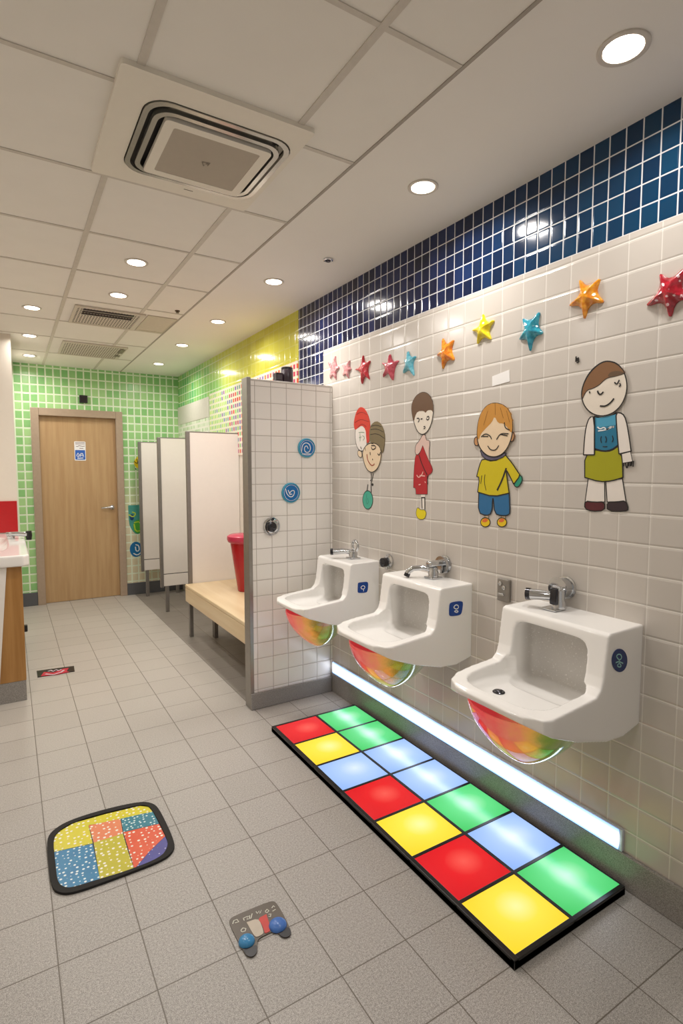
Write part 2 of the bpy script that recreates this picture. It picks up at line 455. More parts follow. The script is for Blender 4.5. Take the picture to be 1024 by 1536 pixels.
# big air conditioner cassette
ax0, ax1, ay0, ay1 = .298, .888, 1.612, 2.23; az = CZ - .015
t = thing('air_conditioner', 'square ceiling air conditioner with chrome rounded louvre ring and beige centre grille', 'air conditioner', ((ax0 + ax1) / 2, (ay0 + ay1) / 2, az))
lo, li = rrect(ax0, ax1, ay0, ay1, .012), rrect(.385, .868, 1.70, 2.15, .075)
obj('casing', MB().ring([(x, y, az) for x, y in lo], [(x, y, az) for x, y in li], (0, 0, .0165)), M_acw, t)
obj('recess', MB().prism([(x, y, CZ - .002) for x, y in li], (0, 0, .001)), mat('dark_recess', (30, 28, 27), .6), t)
for ins, z, nm in ((.003, az - .004, 0), (.033, az - .010, 1)):
    a, b = rrect(.385 + ins, .868 - ins, 1.70 + ins, 2.15 - ins, .075 - ins * .5), rrect(.385 + ins + .016, .868 - ins - .016, 1.70 + ins + .016, 2.15 - ins - .016, .075 - ins * .5 - .01)
    obj('louvre_ring', MB().ring([(x, y, z) for x, y in a], [(x, y, z) for x, y in b], (0, 0, .016)), mat('louvre_chrome', (200, 198, 190), .18, .85), t)
cx0, cx1, cy0, cy1 = .452, .805, 1.763, 2.10; zc = az - .016
lo, li = rrect(cx0, cx1, cy0, cy1, .016), rrect(cx0 + .032, cx1 - .032, cy0 + .03, cy1 - .03, .008)
c = obj('centre_panel', MB().ring([(x, y, zc) for x, y in lo], [(x, y, zc) for x, y in li], (0, 0, .014)), M_acw, t)
gr = obj('intake_grille', MB().prism([(x, y, zc + .0012) for x, y in li], (0, 0, .004)), M_acg, t)
P = lambda px, py: onZ(px, py, zc - .0004)
m = MB()
for q in (((303, 243), (305, 249), (307, 247)), ((303, 243), (315, 245), (311, 249)), ((308, 246), (313, 246))): m.stroke([P(*a) for a in q], .0025, (0, 0, -1))
obj('badge', m, mat('grey_print', (120, 112, 100), .5), gr)
m = MB(); m.box(.52, .78, 2.108, 2.112, az - .0008, az); m.box(.62, .655, 2.178, 2.181, az - .0008, az)
obj('slot', m, mat('shadow_slot', (84, 76, 66), .7), t)

# the two slotted vents and the flat hatch beside the first
def perforated(name):
    t = NT(name); c = t.xyz(t.obj())
    fx = t.math('FRACT', t.math('MULTIPLY', c[0], 52.0)); fy = t.math('FRACT', t.math('MULTIPLY', c[1], 26.0))
    k = t.math('MULTIPLY', t.math('GREATER_THAN', fx, .38), t.math('GREATER_THAN', fy, .42))
    t.set(Base_Color=t.mix(k, srgb(214, 206, 194), srgb(74, 64, 58)), Roughness=.6); return t.m
M_perf = perforated('perforated_metal')
def vent(x0, x1, y0, y1, label, slots):
    z = CZ - .012
    t = thing('ceiling_vent', label, 'vent', ((x0 + x1) / 2, (y0 + y1) / 2, z), 'ceiling vents')
    lo, li = rrect(x0, x1, y0, y1, .004, 1), rrect(x0 + .02, x1 - .03, y0 + .03, y1 - .03, .004, 1)
    obj('frame', MB().ring([(x, y, z) for x, y in lo], [(x, y, z) for x, y in li], (0, 0, .011)), mat('vent_frame', (206, 198, 186), .5), t)
    obj('grille', MB().prism([(x, y, z + .003) for x, y in li], (0, 0, .005)), M_perf, t)
    return t, z
t, z = vent(.42, .87, 4.05, 4.53, 'perforated ceiling vent with dark slots, nearer one of the two', 1)
for k in range(3): obj('slot', MB().box(.475, .80, 4.10 + k * .055, 4.128 + k * .055, z - .001, z + .004), mat('dark_slot', (48, 36, 40), .6), t)
t, z = vent(.435, .955, 5.2, 5.77, 'perforated ceiling vent with a brown end plate, farther one of the two', 0)
for ya, yb in ((5.26, 5.45), (5.55, 5.62)): obj('end_plate', MB().box(.905, .945, ya, yb, z - .002, z + .002), mat('brown_plate', (112, 96, 84), .4), t)
t = thing('access_hatch', 'flat square ceiling access hatch beside the nearer vent', 'hatch', (.985, 4.3, CZ - .006))
lo, li = rrect(.885, 1.09, 4.06, 4.53, .003, 1), rrect(.905, 1.083, 4.09, 4.5, .003, 1)
obj('frame', MB().ring([(x, y, CZ - .006) for x, y in lo], [(x, y, CZ - .006) for x, y in li], (0, 0, .006)), mat('hatch_frame', (200, 190, 174), .5), t)
obj('panel', MB().prism([(x, y, CZ - .004) for x, y in li], (0, 0, .003)), mat('hatch_panel', (204, 194, 178), .6), t)
p = onZ(492, 389, CZ)
t = thing('smoke_detector', 'small round chrome detector in the ceiling between two downlights', 'detector', (p.x, p.y, CZ - .014))
obj('ring', MB().lathe([(.026, CZ), (.026, CZ - .006), (.02, CZ - .008), (.018, CZ - .004)], (p.x, p.y, 0)), M_chrome, t, 40)
obj('sensor', MB().lathe([(.014, CZ), (.013, CZ - .012), (.006, CZ - .014), (0, CZ - .014)], (p.x, p.y, 0)), M_dchrome, t, 40)
p = onZ(266, 466, CZ)
single('sprinkler_head', MB().lathe([(.018, CZ + .003), (.016, CZ - .006), (.008, CZ - .007), (.008, CZ - .012), (.012, CZ - .013), (.012, CZ - .015), (0, CZ - .015)], (p.x, p.y, 0), 'Z', 16), mat('bronze_metal', (96, 82, 64), .4, .6), 'tiny dark sprinkler head on the ceiling near the flat access hatch', 'sprinkler', smooth=40)

# ------------------------------------------------------------------ light floor
fx0, fx1, fy0, fy1, fz = 1.167, 1.703, .972, 2.638, .03
t = thing('light_up_floor_panel', 'black framed floor panel of fourteen glowing red, yellow, green and blue squares', 'light panel', ((fx0 + fx1) / 2, (fy0 + fy1) / 2, 0))
m = MB(); bw = .012
xs = [fx0, 1.437, fx1]; ys = [fy0 + (fy1 - fy0) * i / 7 for i in range(8)]
m.box(fx0, fx1, fy0, fy1, 0, fz - .008)
for i, x in enumerate(xs): m.box(x - (bw * .6 if i == 1 else 0 if i == 0 else bw * .6), x + (bw * 1.6 if i == 0 else bw * .6 if i == 1 else 0), fy0, fy1, 0, fz, .002)
for i, y in enumerate(ys): m.box(fx0, fx1, y - (0 if i == 0 else bw * .6 if i < 7 else bw * 1.3), y + (bw * 1.3 if i == 0 else bw * .6 if i < 7 else 0), 0, fz - .0004, .002)
obj('frame', m, mat('black_frame', (22, 20, 19), .3), t)
def glow(name, edge, mid, hot, s):
    t_ = NT(name); c = t_.xyz(t_.gen())
    dx = t_.math('SUBTRACT', c[0], .58); dy = t_.math('SUBTRACT', c[1], .55)
    r = t_.math('SQRT', t_.math('ADD', t_.math('MULTIPLY', dx, dx), t_.math('MULTIPLY', dy, dy)))
    col = t_.ramp(r, [(0, srgb(*hot)), (.3, srgb(*mid)), (.75, srgb(*edge))])
    t_.set(Base_Color=tuple(x * .35 for x in srgb(*edge)[:3]) + (1,), Emission_Color=col, Emission_Strength=s, Roughness=.16, Specular_IOR_Level=.5); return t_.m
GL = {'red': glow('glowing_red_acrylic', (204, 14, 28), (226, 30, 36), (246, 96, 84), .95), 'yellow': glow('glowing_yellow_acrylic', (244, 206, 40), (252, 226, 76), (255, 246, 170), .95),
      'green': glow('glowing_green_acrylic', (70, 196, 104), (104, 222, 138), (190, 250, 206), .95), 'blue': glow('glowing_blue_acrylic', (140, 176, 238), (176, 204, 250), (225, 238, 255), .95)}
LEFT = ['yellow', 'red', 'yellow', 'red', 'blue', 'yellow', 'red']; RIGHT = ['green', 'blue', 'green', 'blue', 'blue', 'green', 'green']
for i in range(7):
    for j, colr in enumerate((LEFT[i], RIGHT[i])):
        x0 = xs[j] + (bw * 1.6 if j == 0 else bw * .6); x1 = xs[j + 1] - (bw * .6 if j == 0 else bw * .6)
        o = obj('square', MB().box(x0 - .001, x1 + .001, ys[i] + bw * (1.3 if i == 0 else .6) - .001, ys[i + 1] - bw * (.6 if i < 6 else 1.3) + .001, fz - .009, fz - .0015), GL[colr], t)
        lab(o, 'glowing %s square' % colr)

# LED strip
t = thing('light_strip', 'long glowing white-blue light strip along the wall above the skirting', 'light strip', (W, 1.94, .126))
obj('channel', MB().box(W - .012, W, 1.0, 2.93, .123, .2, .002), mat('strip_channel', (206, 214, 226), .25), t)
def strip_mat():
    t_ = NT('led_diffuser'); c = t_.xyz(t_.obj())
    z = t_.smooth(t_.math('ABSOLUTE', t_.math('SUBTRACT', c[2], .036)), .004, .036)
    t_.set(Base_Color=srgb(220, 230, 250), Emission_Color=t_.mix(z, srgb(250, 252, 255), srgb(120, 170, 250)), Emission_Strength=t_.mix(z, 5.0, 1.6, 'FLOAT'), Roughness=.3); return t_.m
obj('diffuser', MB().box(W - .0165, W - .0115, 1.012, 2.925, .1265, .1965, .002), strip_mat(), t)
# ------------------------------------------------------------------ wash basins
def solidify_shape(ops, voxel=.004, smooth=6):
    """boolean chain of closed meshes -> one smooth ceramic body"""
    tmp = []
    def mk(mb, name):
        me = bpy.data.meshes.new(name); bmesh.ops.recalc_face_normals(mb.b, faces=mb.b.faces[:]); mb.b.to_mesh(me); mb.b.free()
        o = bpy.data.objects.new(name, me); COL.objects.link(o); tmp.append(o); return o
    base = mk(ops[0][1], 'work')
    for op, mb in ops[1:]:
        k = mk(mb, 'work')
        md = base.modifiers.new('b', 'BOOLEAN'); md.operation = op; md.object = k; md.solver = 'EXACT'
    md = base.modifiers.new('r', 'REMESH'); md.mode = 'VOXEL'; md.voxel_size = voxel
    md = base.modifiers.new('s', 'SMOOTH'); md.factor = .5; md.iterations = smooth
    dg = bpy.context.evaluated_depsgraph_get(); dg.update()
    me = bpy.data.meshes.new_from_object(base.evaluated_get(dg)); me.materials.clear()
    for o in tmp: bpy.data.objects.remove(o)
    b = bmesh.new(); b.from_mesh(me); bpy.data.meshes.remove(me); return b
y0, y1 = .966, 1.388; ym = (y0 + y1) / 2
prof = [(W + .004, .583), (W + .004, .916), (1.562, .912), (1.55, .905), (1.532, .775), (1.522, .742), (1.50, .722), (1.262, .70), (1.246, .69), (1.25, .672), (1.30, .646), (1.42, .602), (1.56, .566), (1.65, .562)]
plan = [(W + .02, y0), (W + .02, y1), (1.40, y1 + .004), (1.32, y1 - .004), (1.27, y1 - .03), (1.25, y1 - .075), (1.24, y0 + .20), (1.252, y0 + .07), (1.272, y0 + .012), (1.296, y0)]
def basin_body():
    a = MB().prism([(x, y0 - .02, z) for x, z in prof], (0, y1 - y0 + .04, 0))
    b = MB().prism([(x, y, .4) for x, y in plan], (0, 0, .7))
    niche = MB().sell((1.565, ym + .002, .762), (.092, .148, .114), .3, .42)
    bowl = MB().sell((1.44, ym + .002, .708), (.152, .17, .051), .5, .5)
    return solidify_shape([('U', a), ('INTERSECT', b), ('DIFFERENCE', niche), ('DIFFERENCE', bowl)])
base = (W, ym, .42)
T1 = thing('wash_basin', 'nearest white ceramic wall basin, with an oval blue sticker on its side', 'basin', base, 'wall hung wash basins')
obj('basin_bowl', basin_body(), M_cer_basin, T1, True)
dz = .659
obj('drain', MB().lathe([(.021, dz - .012), (.021, dz + .001), (.017, dz + .004), (.012, dz + .003), (.008, dz + .007), (0, dz + .008)], (1.40, 1.262, 0), 'Z', 24), M_dchrome, T1, 40)
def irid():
    t = NT('pearly_coloured_glass_added_glow'); c = t.xyz(t.obj()); o = t.obj()
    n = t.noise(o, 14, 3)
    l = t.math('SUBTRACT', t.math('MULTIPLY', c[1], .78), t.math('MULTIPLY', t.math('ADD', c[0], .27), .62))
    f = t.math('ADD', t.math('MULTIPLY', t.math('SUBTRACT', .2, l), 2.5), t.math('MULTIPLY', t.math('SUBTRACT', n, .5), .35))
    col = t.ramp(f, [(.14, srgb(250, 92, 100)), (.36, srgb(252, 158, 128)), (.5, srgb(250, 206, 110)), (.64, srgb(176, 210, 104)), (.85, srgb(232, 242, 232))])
    t.set(Base_Color=col, Emission_Color=col, Emission_Strength=t.smooth(f, .4, .75, .17, .02), Roughness=.06, Transmission_Weight=t.smooth(f, .35, .75, .35, .93), IOR=1.4, Coat_Weight=.6, Coat_Roughness=.03); return t.m  # faint emission added to the red side so the glass looks lit inside
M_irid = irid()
def under_bowl():
    b = bmesh.new(); c = Vector((1.462, ym + .02, .638)); n = 40; rows = []
    for sgn, k0 in ((0, 0), (1, .006)):
        R = []
        for i in range(15):
            q = i / 14; rr = (1 - q ** 1.75) ** .8; z = -.218 * q + (k0 if i else 0)
            R.append([b.verts.new(c + Vector(((.19 - k0) * rr * math.cos(2 * PI * k / n) - .0 * q, (.2 - k0) * rr * math.sin(2 * PI * k / n), z))) for k in range(n)] if i < 14 else [b.verts.new(c + Vector((0, 0, z)))])
        for A, B in zip(R, R[1:]):
            for k in range(n):
                f = [A[k], A[(k + 1) % n]] + ([B[(k + 1) % n], B[k]] if len(B) > 1 else [B[0]])
                b.faces.new(f if sgn == 0 else f[::-1])
        rows.append(R)
    for k in range(n): b.faces.new((rows[0][0][k], rows[0][0][(k + 1) % n], rows[1][0][(k + 1) % n], rows[1][0][k]))
    return b
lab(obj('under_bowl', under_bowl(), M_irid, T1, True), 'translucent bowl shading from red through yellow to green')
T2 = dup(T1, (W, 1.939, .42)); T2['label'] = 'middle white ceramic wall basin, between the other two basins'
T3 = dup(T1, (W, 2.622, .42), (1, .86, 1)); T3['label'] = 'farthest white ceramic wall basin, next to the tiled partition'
for T in (T2, T3):
    for ch in list(T.children):
        if ch.name.startswith('drain'): bpy.data.objects.remove(ch)
for T, s, yc in ((T2, 1, 1.939), (T3, .86, 2.622)): T.matrix_basis = Matrix.Translation((W, yc, .42)) @ Matrix.Diagonal((1, s, 1, 1))
def sq_sticker(T, pts, yf, squig):
    o = obj('sticker', MB().prism(chaikin([onY(px, py, yf) for px, py in pts], 2), (0, -.0015, 0)), M_blue_st, T); lab(o, 'blue sticker with a white squiggle')
    m = MB()
    for q in squig: m.stroke(chaikin([onY(px, py, yf - .0016) for px, py in q], 1, False), .004, (0, -1, 0))
    g_ = obj('symbol', m, M_wink, o)
y2, y3 = 1.939 - .211 - .0005, 2.622 - .211 * .86 - .0005
sq_sticker(T2, [(675, 904), (684, 902), (693, 901.5), (694, 906), (692, 920), (688, 923), (675, 924.5), (673, 922), (673.5, 908)], y2, [[(680, 911), (683, 907), (687, 908), (687.5, 912), (684, 914), (681, 912), (680, 911)], [(681, 917), (684, 915.5), (687.5, 917), (684.5, 919), (681, 917)]])
sq_sticker(T3, [(537, 874), (544, 873), (551, 872.5), (552, 876), (551, 887), (548, 889), (537, 889.5), (536, 887), (536.5, 876)], y3, [[(541, 881), (544, 878), (547.5, 880), (546, 883.5), (542, 883.5), (541, 881)], [(545, 884), (545, 887)]])
yf = y0 - .0005
o = obj('sticker', MB().prism([onY(928.5 + 11.5 * math.cos(a), 990.5 + 17.5 * math.sin(a), yf) for a in [2 * PI * k / 32 for k in range(32)]], (0, -.0015, 0)), mat('navy_sticker', (10, 44, 104), .25), T1)
lab(o, 'oval navy sticker with a thin drawn figure')
m = MB()
for q in ([(924, 984), (927, 981), (931, 982), (932, 987), (929, 990), (926, 988), (924, 984)], [(928, 989), (929, 996), (932, 999), (928, 1001), (925, 998), (928, 995)], [(923, 994), (928, 992), (934, 995)]): m.stroke(chaikin([onY(*a, yf - .0016) for a in q], 1, False), .0035, (0, -1, 0))
obj('symbol', m, mat('pale_teal_ink', (150, 200, 196), .5, noise=0), o)

# ------------------------------------------------------------------ taps
def faucet(yc, label, spout, body, hand, flange, base, sl=.5):
    zt = .9155
    t = thing('faucet', label, 'tap', (body[0], body[1], zt), 'chrome taps over the basins')
    obj('base_plate', MB().box(base[0] - .032, base[0] + .032, base[1] - .03, base[1] + .03, zt - .001, zt + .007, .003), M_chrome, t)
    obj('body', MB().lathe([(.024, zt + .006), (.024, zt + .03), (.02, zt + .036), (.02, body[2]), (.012, body[2] + .006), (0, body[2] + .007)], (body[0], body[1], 0), 'Z', 24), M_chrome, t, 40)
    o = obj('spout', MB().tube(spout[0], spout[1], 16), M_chrome, t, 40)
    e = Vector(spout[0][-1]); d_ = (e - Vector(spout[0][-2])).normalized()
    obj('aerator', MB().tube([e - d_ * .004, e + d_ * .012], spout[1][-1] * 1.06, 16), M_dchrome, o, 40)
    if flange: obj('wall_flange', MB().lathe([(.04, W - flange[0]), (.036, W - flange[0] + .02), (.036, W - .006), (.042, W - .004), (.042, W)][::1], (0, flange[1], flange[2]), 'X', 28), M_chrome, t, 40)
    if hand == 'paddle': obj('handle', MB().box(body[0] - .034, body[0] - .02, body[1] - .016, body[1] + .016, zt + .02, body[2] + .012, .006, 3), M_dchrome, t, 40)
    elif hand == 'loop':
        c = Vector((body[0] + .01, body[1] - .005, body[2] + .03))
        obj('handle', MB().tube([c + Vector((0, .028 * math.cos(a), .03 * math.sin(a))) for a in [PI * (1.3 - 1.6 * k / 14) for k in range(15)]], .0085, 10), M_chrome, t, 40)
    else: obj('handle', MB().box(body[0] - .03, body[0] + .05, body[1] - .022, body[1] + .022, body[2] + .006, body[2] + .03, .008, 3), M_chrome, t, 40)
    return t
faucet(1.2, 'chrome tap with a dark paddle handle on the nearest basin', ([(1.655, 1.245, .962), (1.635, 1.275, .964), (1.615, 1.32, .962)], [.016, .018, .021]), (1.668, 1.235, .985), 'paddle', (.05, 1.255, .985), (1.655, 1.245))
faucet(1.9, 'chrome tap with a down-curved spout on the middle basin', ([(1.66, 1.92, .955), (1.635, 1.945, .962), (1.60, 1.975, .958), (1.585, 1.99, .944), (1.58, 1.993, .93)], [.012, .012, .013, .014, .013]), (1.668, 1.912, .965), 'lever', (.03, 1.905, .975), (1.668, 1.912))
faucet(2.6, 'chrome tap with a looped handle on the farthest basin', ([(1.655, 2.60, .952), (1.62, 2.625, .956), (1.565, 2.66, .952)], [.015, .015, .018]), (1.66, 2.59, .955), 'loop', None, (1.66, 2.59))

# fittings on the right wall
p = onX(584, 841, W)
t = thing('wall_valve', 'small round chrome valve on the wall between the two farther basins', 'valve', (W, p.y, p.z - .045))
obj('flange', MB().lathe([(.036, 0), (.036, -.008), (.024, -.014), (.024, -.02)], (W, p.y, p.z), 'X'), M_chrome, t, 40)
obj('knob', MB().lathe([(.02, -.012), (.026, -.03), (.024, -.05), (.012, -.056), (0, -.056)], (W, p.y, p.z - .006), 'X'), M_dchrome, t, 40)
obj('outlet', MB().tube([(W - .02, p.y, p.z - .01), (W - .022, p.y, p.z - .045)], .009), M_chrome, t, 40)
q = [onX(*a, W) for a in ((750, 866), (767, 872), (767, 904), (752, 899))]
yb0, yb1, zb0, zb1 = q[1].y, q[0].y, q[2].z, q[0].z
t = thing('wall_bracket', 'narrow brushed metal bracket plate on the wall beside the nearest basin', 'bracket', (W, (yb0 + yb1) / 2, zb0))
obj('plate', MB().box(W - .018, W, yb0, yb1, zb0, zb1, .004), M_alu, t)
obj('screw', MB().lathe([(.009, 0), (.009, -.004), (0, -.006)], (W - .018, yb1 - .018, zb1 - .02), 'X', 14), M_chrome, t, 40)
obj('screw', MB().lathe([(.009, 0), (.009, -.004), (0, -.006)], (W - .018, yb0 + .022, zb1 - .035), 'X', 14), M_chrome, t, 40)
obj('clip', MB().box(W - .026, W - .017, yb0 + .02, yb1 - .01, zb0 + .024, zb0 + .034, .003), M_chrome, t)

# ------------------------------------------------------------------ drawings and stars on the right wall
NX = (-1, 0, 0)
def zm(ox, oy, s): return lambda pts: [(ox + x / s, oy + y / s) for x, y in pts]
class Decal:
    """flat cut-out picture on the wall: layers of thin coloured shapes"""
    def __init__(s, name, label, cat, foot, z, crop, group=None):
        s.f = zm(*crop); p = onX(*s.f([foot])[0], W); s.k = 0
        s.t = thing(name, label, cat, (W, p.y, p.z), group)
    def fill(s, name, pts, m, parent=None, n=2, outline=0):
        s.k += 1; th = .0008 + .0002 * s.k
        P = [onX(px, py, W) for px, py in s.f(pts)]
        if n: P = chaikin(P, n)
        o = obj(name, MB().prism(P, (-th, 0, 0)), m, parent or s.t)
        if outline:
            s.k += 1
            obj('outline', MB().stroke([Vector((W - th, a.y, a.z)) for a in P], outline, NX, .00022, True), M_ink, o)
        return o
    def ell(s, name, c, r, m, parent=None, outline=0, rot=0):
        ca, sa = math.cos(rot), math.sin(rot)
        return s.fill(name, [(c[0] + r[0] * math.cos(a) * ca - r[1] * math.sin(a) * sa, c[1] + r[0] * math.cos(a) * sa + r[1] * math.sin(a) * ca) for a in [2 * PI * k / 20 for k in range(20)]], m, parent, 1, outline)
    def lines(s, name, segs, w, parent=None, m=None):
        s.k += 1; th = .0008 + .0002 * s.k
        for g_ in segs:
            P = [onX(px, py, W - th) for px, py in s.f(g_)]
            if len(P) > 2: P = chaikin(P, 2, False)
            o = obj(name, MB().stroke(P, w, NX, .0002), m or M_ink, parent or s.t)
        return o
GRP = 'cut-out children drawn on the tiled wall'
D_ = lambda n, rgb: mat(n, rgb, .35, noise=.02, nscale=30)
M_skin = D_('sticker_pale_skin', (226, 216, 202)); M_skin2 = D_('sticker_peach_skin', (228, 204, 172)); M_whit = D_('sticker_white', (232, 224, 216))

# boy in the green skirt-like shorts, nearest the right edge
c = Decal('child_wall_decal', 'tall cut-out child in a blue vest and olive skirt, rightmost on the wall', 'wall decal', (450, 1338), 0, (820, 500, 5.02), GRP)
O = .0042
c.fill('leg', [(312, 1095), (435, 1110), (437, 1270), (288, 1270)], M_whit, n=0, outline=O)
c.fill('leg', [(445, 1110), (570, 1095), (597, 1268), (455, 1270)], M_whit, n=0, outline=O)
lab(c.fill('shoe', [(288, 1262), (360, 1272), (437, 1268), (437, 1335), (340, 1340), (286, 1320)], D_('maroon', (86, 22, 34)), n=1, outline=O), 'maroon shoe')
lab(c.fill('shoe', [(456, 1270), (530, 1270), (597, 1260), (617, 1325), (590, 1340), (456, 1338)], D_('plum', (52, 36, 44)), n=1, outline=O), 'dark plum shoe')
c.fill('skirt', [(362, 876), (362, 876), (430, 890), (490, 885), (545, 845), (552, 905), (570, 930), (576, 1085), (576, 1085), (490, 1112), (400, 1118), (288, 1085), (288, 1085), (288, 915), (362, 915)], D_('olive_yellow', (162, 160, 8)), n=1, outline=O)
v = c.fill('vest', [(362, 625), (362, 625), (420, 640), (480, 628), (527, 598), (527, 598), (532, 700), (542, 840), (542, 840), (490, 878), (430, 888), (362, 868), (362, 868)], D_('teal_blue', (22, 112, 146)), n=1, outline=O)
c.fill('chest_patch', [(375, 640), (520, 612), (522, 690), (378, 712)], D_('light_sky_blue', (72, 156, 190)), v, 0)
c.lines('print', [[(380, 705), (400, 722), (430, 705), (450, 728), (480, 700), (505, 708)], [(385, 735), (440, 728), (505, 700)]], .004, v, M_wink)
c.lines('print', [[(410, 775), (402, 800), (412, 825)], [(440, 775), (450, 800), (440, 822)], [(492, 770), (500, 798), (490, 820)], [(420, 853), (455, 853)]], .0028, v)
c.fill('arm', [(362, 625), (325, 632), (300, 700), (288, 790), (280, 915), (280, 915), (362, 915), (362, 915)], M_whit, n=1, outline=O)
c.fill('arm', [(525, 597), (575, 602), (602, 650), (622, 760), (640, 888), (640, 888), (548, 908), (548, 908), (538, 800), (530, 690)], M_whit, n=1, outline=O)
h = c.fill('hand', [(568, 908), (635, 890), (652, 965), (576, 978)], M_whit, n=0, outline=O * .8)
c.lines('fingers', [[(590, 972), (602, 1028), (612, 970)], [(618, 968), (616, 1000)], [(632, 965), (630, 1010), (640, 965)], [(652, 960), (648, 1005)], [(576, 978), (578, 1000)]], .004, h)
hd = c.fill('head', [(470, 208), (540, 228), (594, 300), (613, 390), (602, 470), (563, 550), (500, 605), (420, 628), (340, 605), (285, 545), (265, 470), (275, 400), (310, 320), (360, 260), (420, 218)], M_skin, outline=O)
hr = c.fill('hair', [(470, 210), (535, 230), (588, 285), (590, 305), (520, 325), (470, 335), (440, 352), (400, 392), (350, 418), (310, 428), (285, 470), (275, 500), (268, 465), (280, 395), (315, 322), (365, 262), (420, 222)], D_('brown_hair', (128, 90, 58)), n=1, outline=O * .6)
c.fill('fringe', [(462, 332), (480, 295), (530, 282), (578, 290), (586, 302), (540, 322)], D_('dark_brown_hair', (98, 76, 56)), hr, 1, O * .4)
c.lines('face_line', [[(380, 432), (388, 455), (405, 462), (425, 440)], [(398, 547), (440, 550), (480, 522), (504, 490)]], .0052, hd)
c.lines('face_line', [[(508, 368), (525, 388), (545, 350)], [(540, 398), (556, 395), (548, 375)], [(318, 436), (324, 452)]], .0042, hd)

# blond boy in the yellow jumper
c = Decal('child_wall_decal', 'cut-out child in a yellow jumper and blue shorts, above the middle basin', 'wall decal', (770, 740), 0, (500, 560, 3.2), GRP)
O = .005
for pts in ([(728, 680), (746, 680), (744, 706), (726, 706)], [(806, 680), (826, 680), (826, 706), (806, 706)]): c.fill('leg', pts, M_skin2, n=0, outline=.003)
for cx in (730, 810):
    s_ = c.ell('shoe', (cx, 715), (23, 22), D_('yellow_shoe', (232, 196, 20)), outline=.004)
    c.fill('shoe_top', [(cx - 18, 712), (cx - 8, 697), (cx + 10, 697), (cx + 12, 708), (cx, 716)], D_('orange_shoe', (222, 110, 50)), s_, 1, .0025)
c.fill('shorts', [(700, 572), (700, 572), (845, 575), (845, 575), (850, 670), (838, 682), (810, 684), (776, 674), (770, 600), (766, 600), (762, 672), (735, 684), (697, 668)], D_('denim_blue', (32, 104, 154)), n=1, outline=O)
c.fill('hand', [(882, 492), (906, 490), (909, 518), (886, 551), (866, 535)], D_('green_mitten', (34, 150, 120)), n=1, outline=O * .8)
sh = c.fill('jumper', [(718, 408), (770, 425), (828, 392), (828, 392), (860, 430), (886, 470), (900, 490), (868, 532), (868, 532), (840, 475), (830, 460), (838, 520), (846, 575), (846, 575), (770, 592), (695, 570), (695, 570), (704, 500), (690, 495), (690, 495), (704, 440)], D_('mustard_yellow', (206, 188, 10)), n=1, outline=O)
c.lines('fold', [[(829, 455), (808, 515), (785, 562)]], .008, sh)
c.lines('fold', [[(727, 485), (722, 520), (732, 562)], [(712, 490), (706, 530)]], .0028, sh)
c.fill('collar', [(703, 358), (735, 395), (775, 404), (812, 390), (830, 378), (828, 398), (775, 420), (722, 410)], D_('slate_purple', (92, 88, 112)), n=1, outline=O * .7)
for pts in ([(698, 304), (682, 308), (678, 328), (684, 348), (700, 348)], [(856, 278), (868, 282), (874, 302), (866, 326), (848, 330)]): lab(c.fill('ear', pts, D_('ear_tan', (190, 138, 92)), outline=O * .8), 'tan ear')
hd = c.fill('head', [(775, 140), (830, 155), (862, 205), (866, 285), (846, 350), (815, 390), (775, 404), (735, 393), (700, 350), (692, 290), (702, 215), (732, 160)], M_skin2, outline=O)
c.fill('hair', [(775, 140), (830, 155), (862, 205), (864, 285), (850, 280), (842, 262), (820, 240), (795, 240), (778, 205), (765, 235), (738, 262), (712, 290), (700, 325), (693, 290), (702, 215), (732, 160)], D_('golden_hair', (196, 138, 58)), hd, 1, O * .6)
c.lines('hair_line', [[(775, 145), (776, 200)], [(800, 165), (815, 215)], [(740, 180), (720, 250)], [(830, 180), (845, 235)]], .0016, hd, D_('hair_line_brown', (132, 86, 34)))
c.lines('face_line', [[(708, 305), (728, 288), (752, 300), (758, 316)], [(715, 303), (742, 303)], [(782, 318), (800, 288), (840, 290)], [(800, 292), (835, 300)], [(820, 235), (822, 262), (845, 272)], [(740, 348), (752, 368), (778, 370), (793, 346)]], .0042, hd)

# child in the red dress
c = Decal('child_wall_decal', 'thin cut-out child with brown hair in a red dress, above the farther basins', 'wall decal', (765, 1362), 0, (520, 580, 6.827), GRP)
O = .0042
lg = c.fill('legs', [(760, 1095), (802, 1095), (802, 1265), (755, 1265)], M_whit, n=0)
c.lines('outline', [[(765, 1130), (770, 1250)], [(798, 1130), (798, 1260)], [(760, 1138), (800, 1136)]], .006, lg)
c.fill('shoe', [(718, 1245), (735, 1238), (755, 1262), (800, 1258), (818, 1300), (795, 1360), (735, 1358), (708, 1310)], D_('bright_yellow', (226, 208, 20)), n=1, outline=O * .6)
c.fill('neck', [(778, 490), (805, 490), (818, 552), (838, 542), (854, 570), (842, 680), (855, 790), (830, 740), (780, 620), (735, 700), (700, 690), (704, 600), (745, 555)], D_('sticker_pink_skin', (216, 186, 176)), n=1, outline=O * .7)
dr = c.fill('dress', [(780, 602), (780, 602), (830, 730), (882, 840), (872, 885), (826, 912), (826, 1102), (826, 1102), (710, 1102), (710, 1102), (708, 1036), (684, 1034), (684, 1034), (690, 850), (706, 690), (742, 705)], D_('crimson', (178, 26, 38)), n=1, outline=O * .4)
c.lines('fold', [[(738, 700), (770, 800), (822, 905)], [(822, 912), (826, 1000)]], .0045, dr)
c.lines('print', [[(715, 905), (735, 935), (770, 900), (780, 870)], [(745, 910), (800, 915)], [(735, 1005), (755, 1000)], [(798, 970), (806, 985)]], .005, dr, D_('pink_print', (238, 190, 180)))
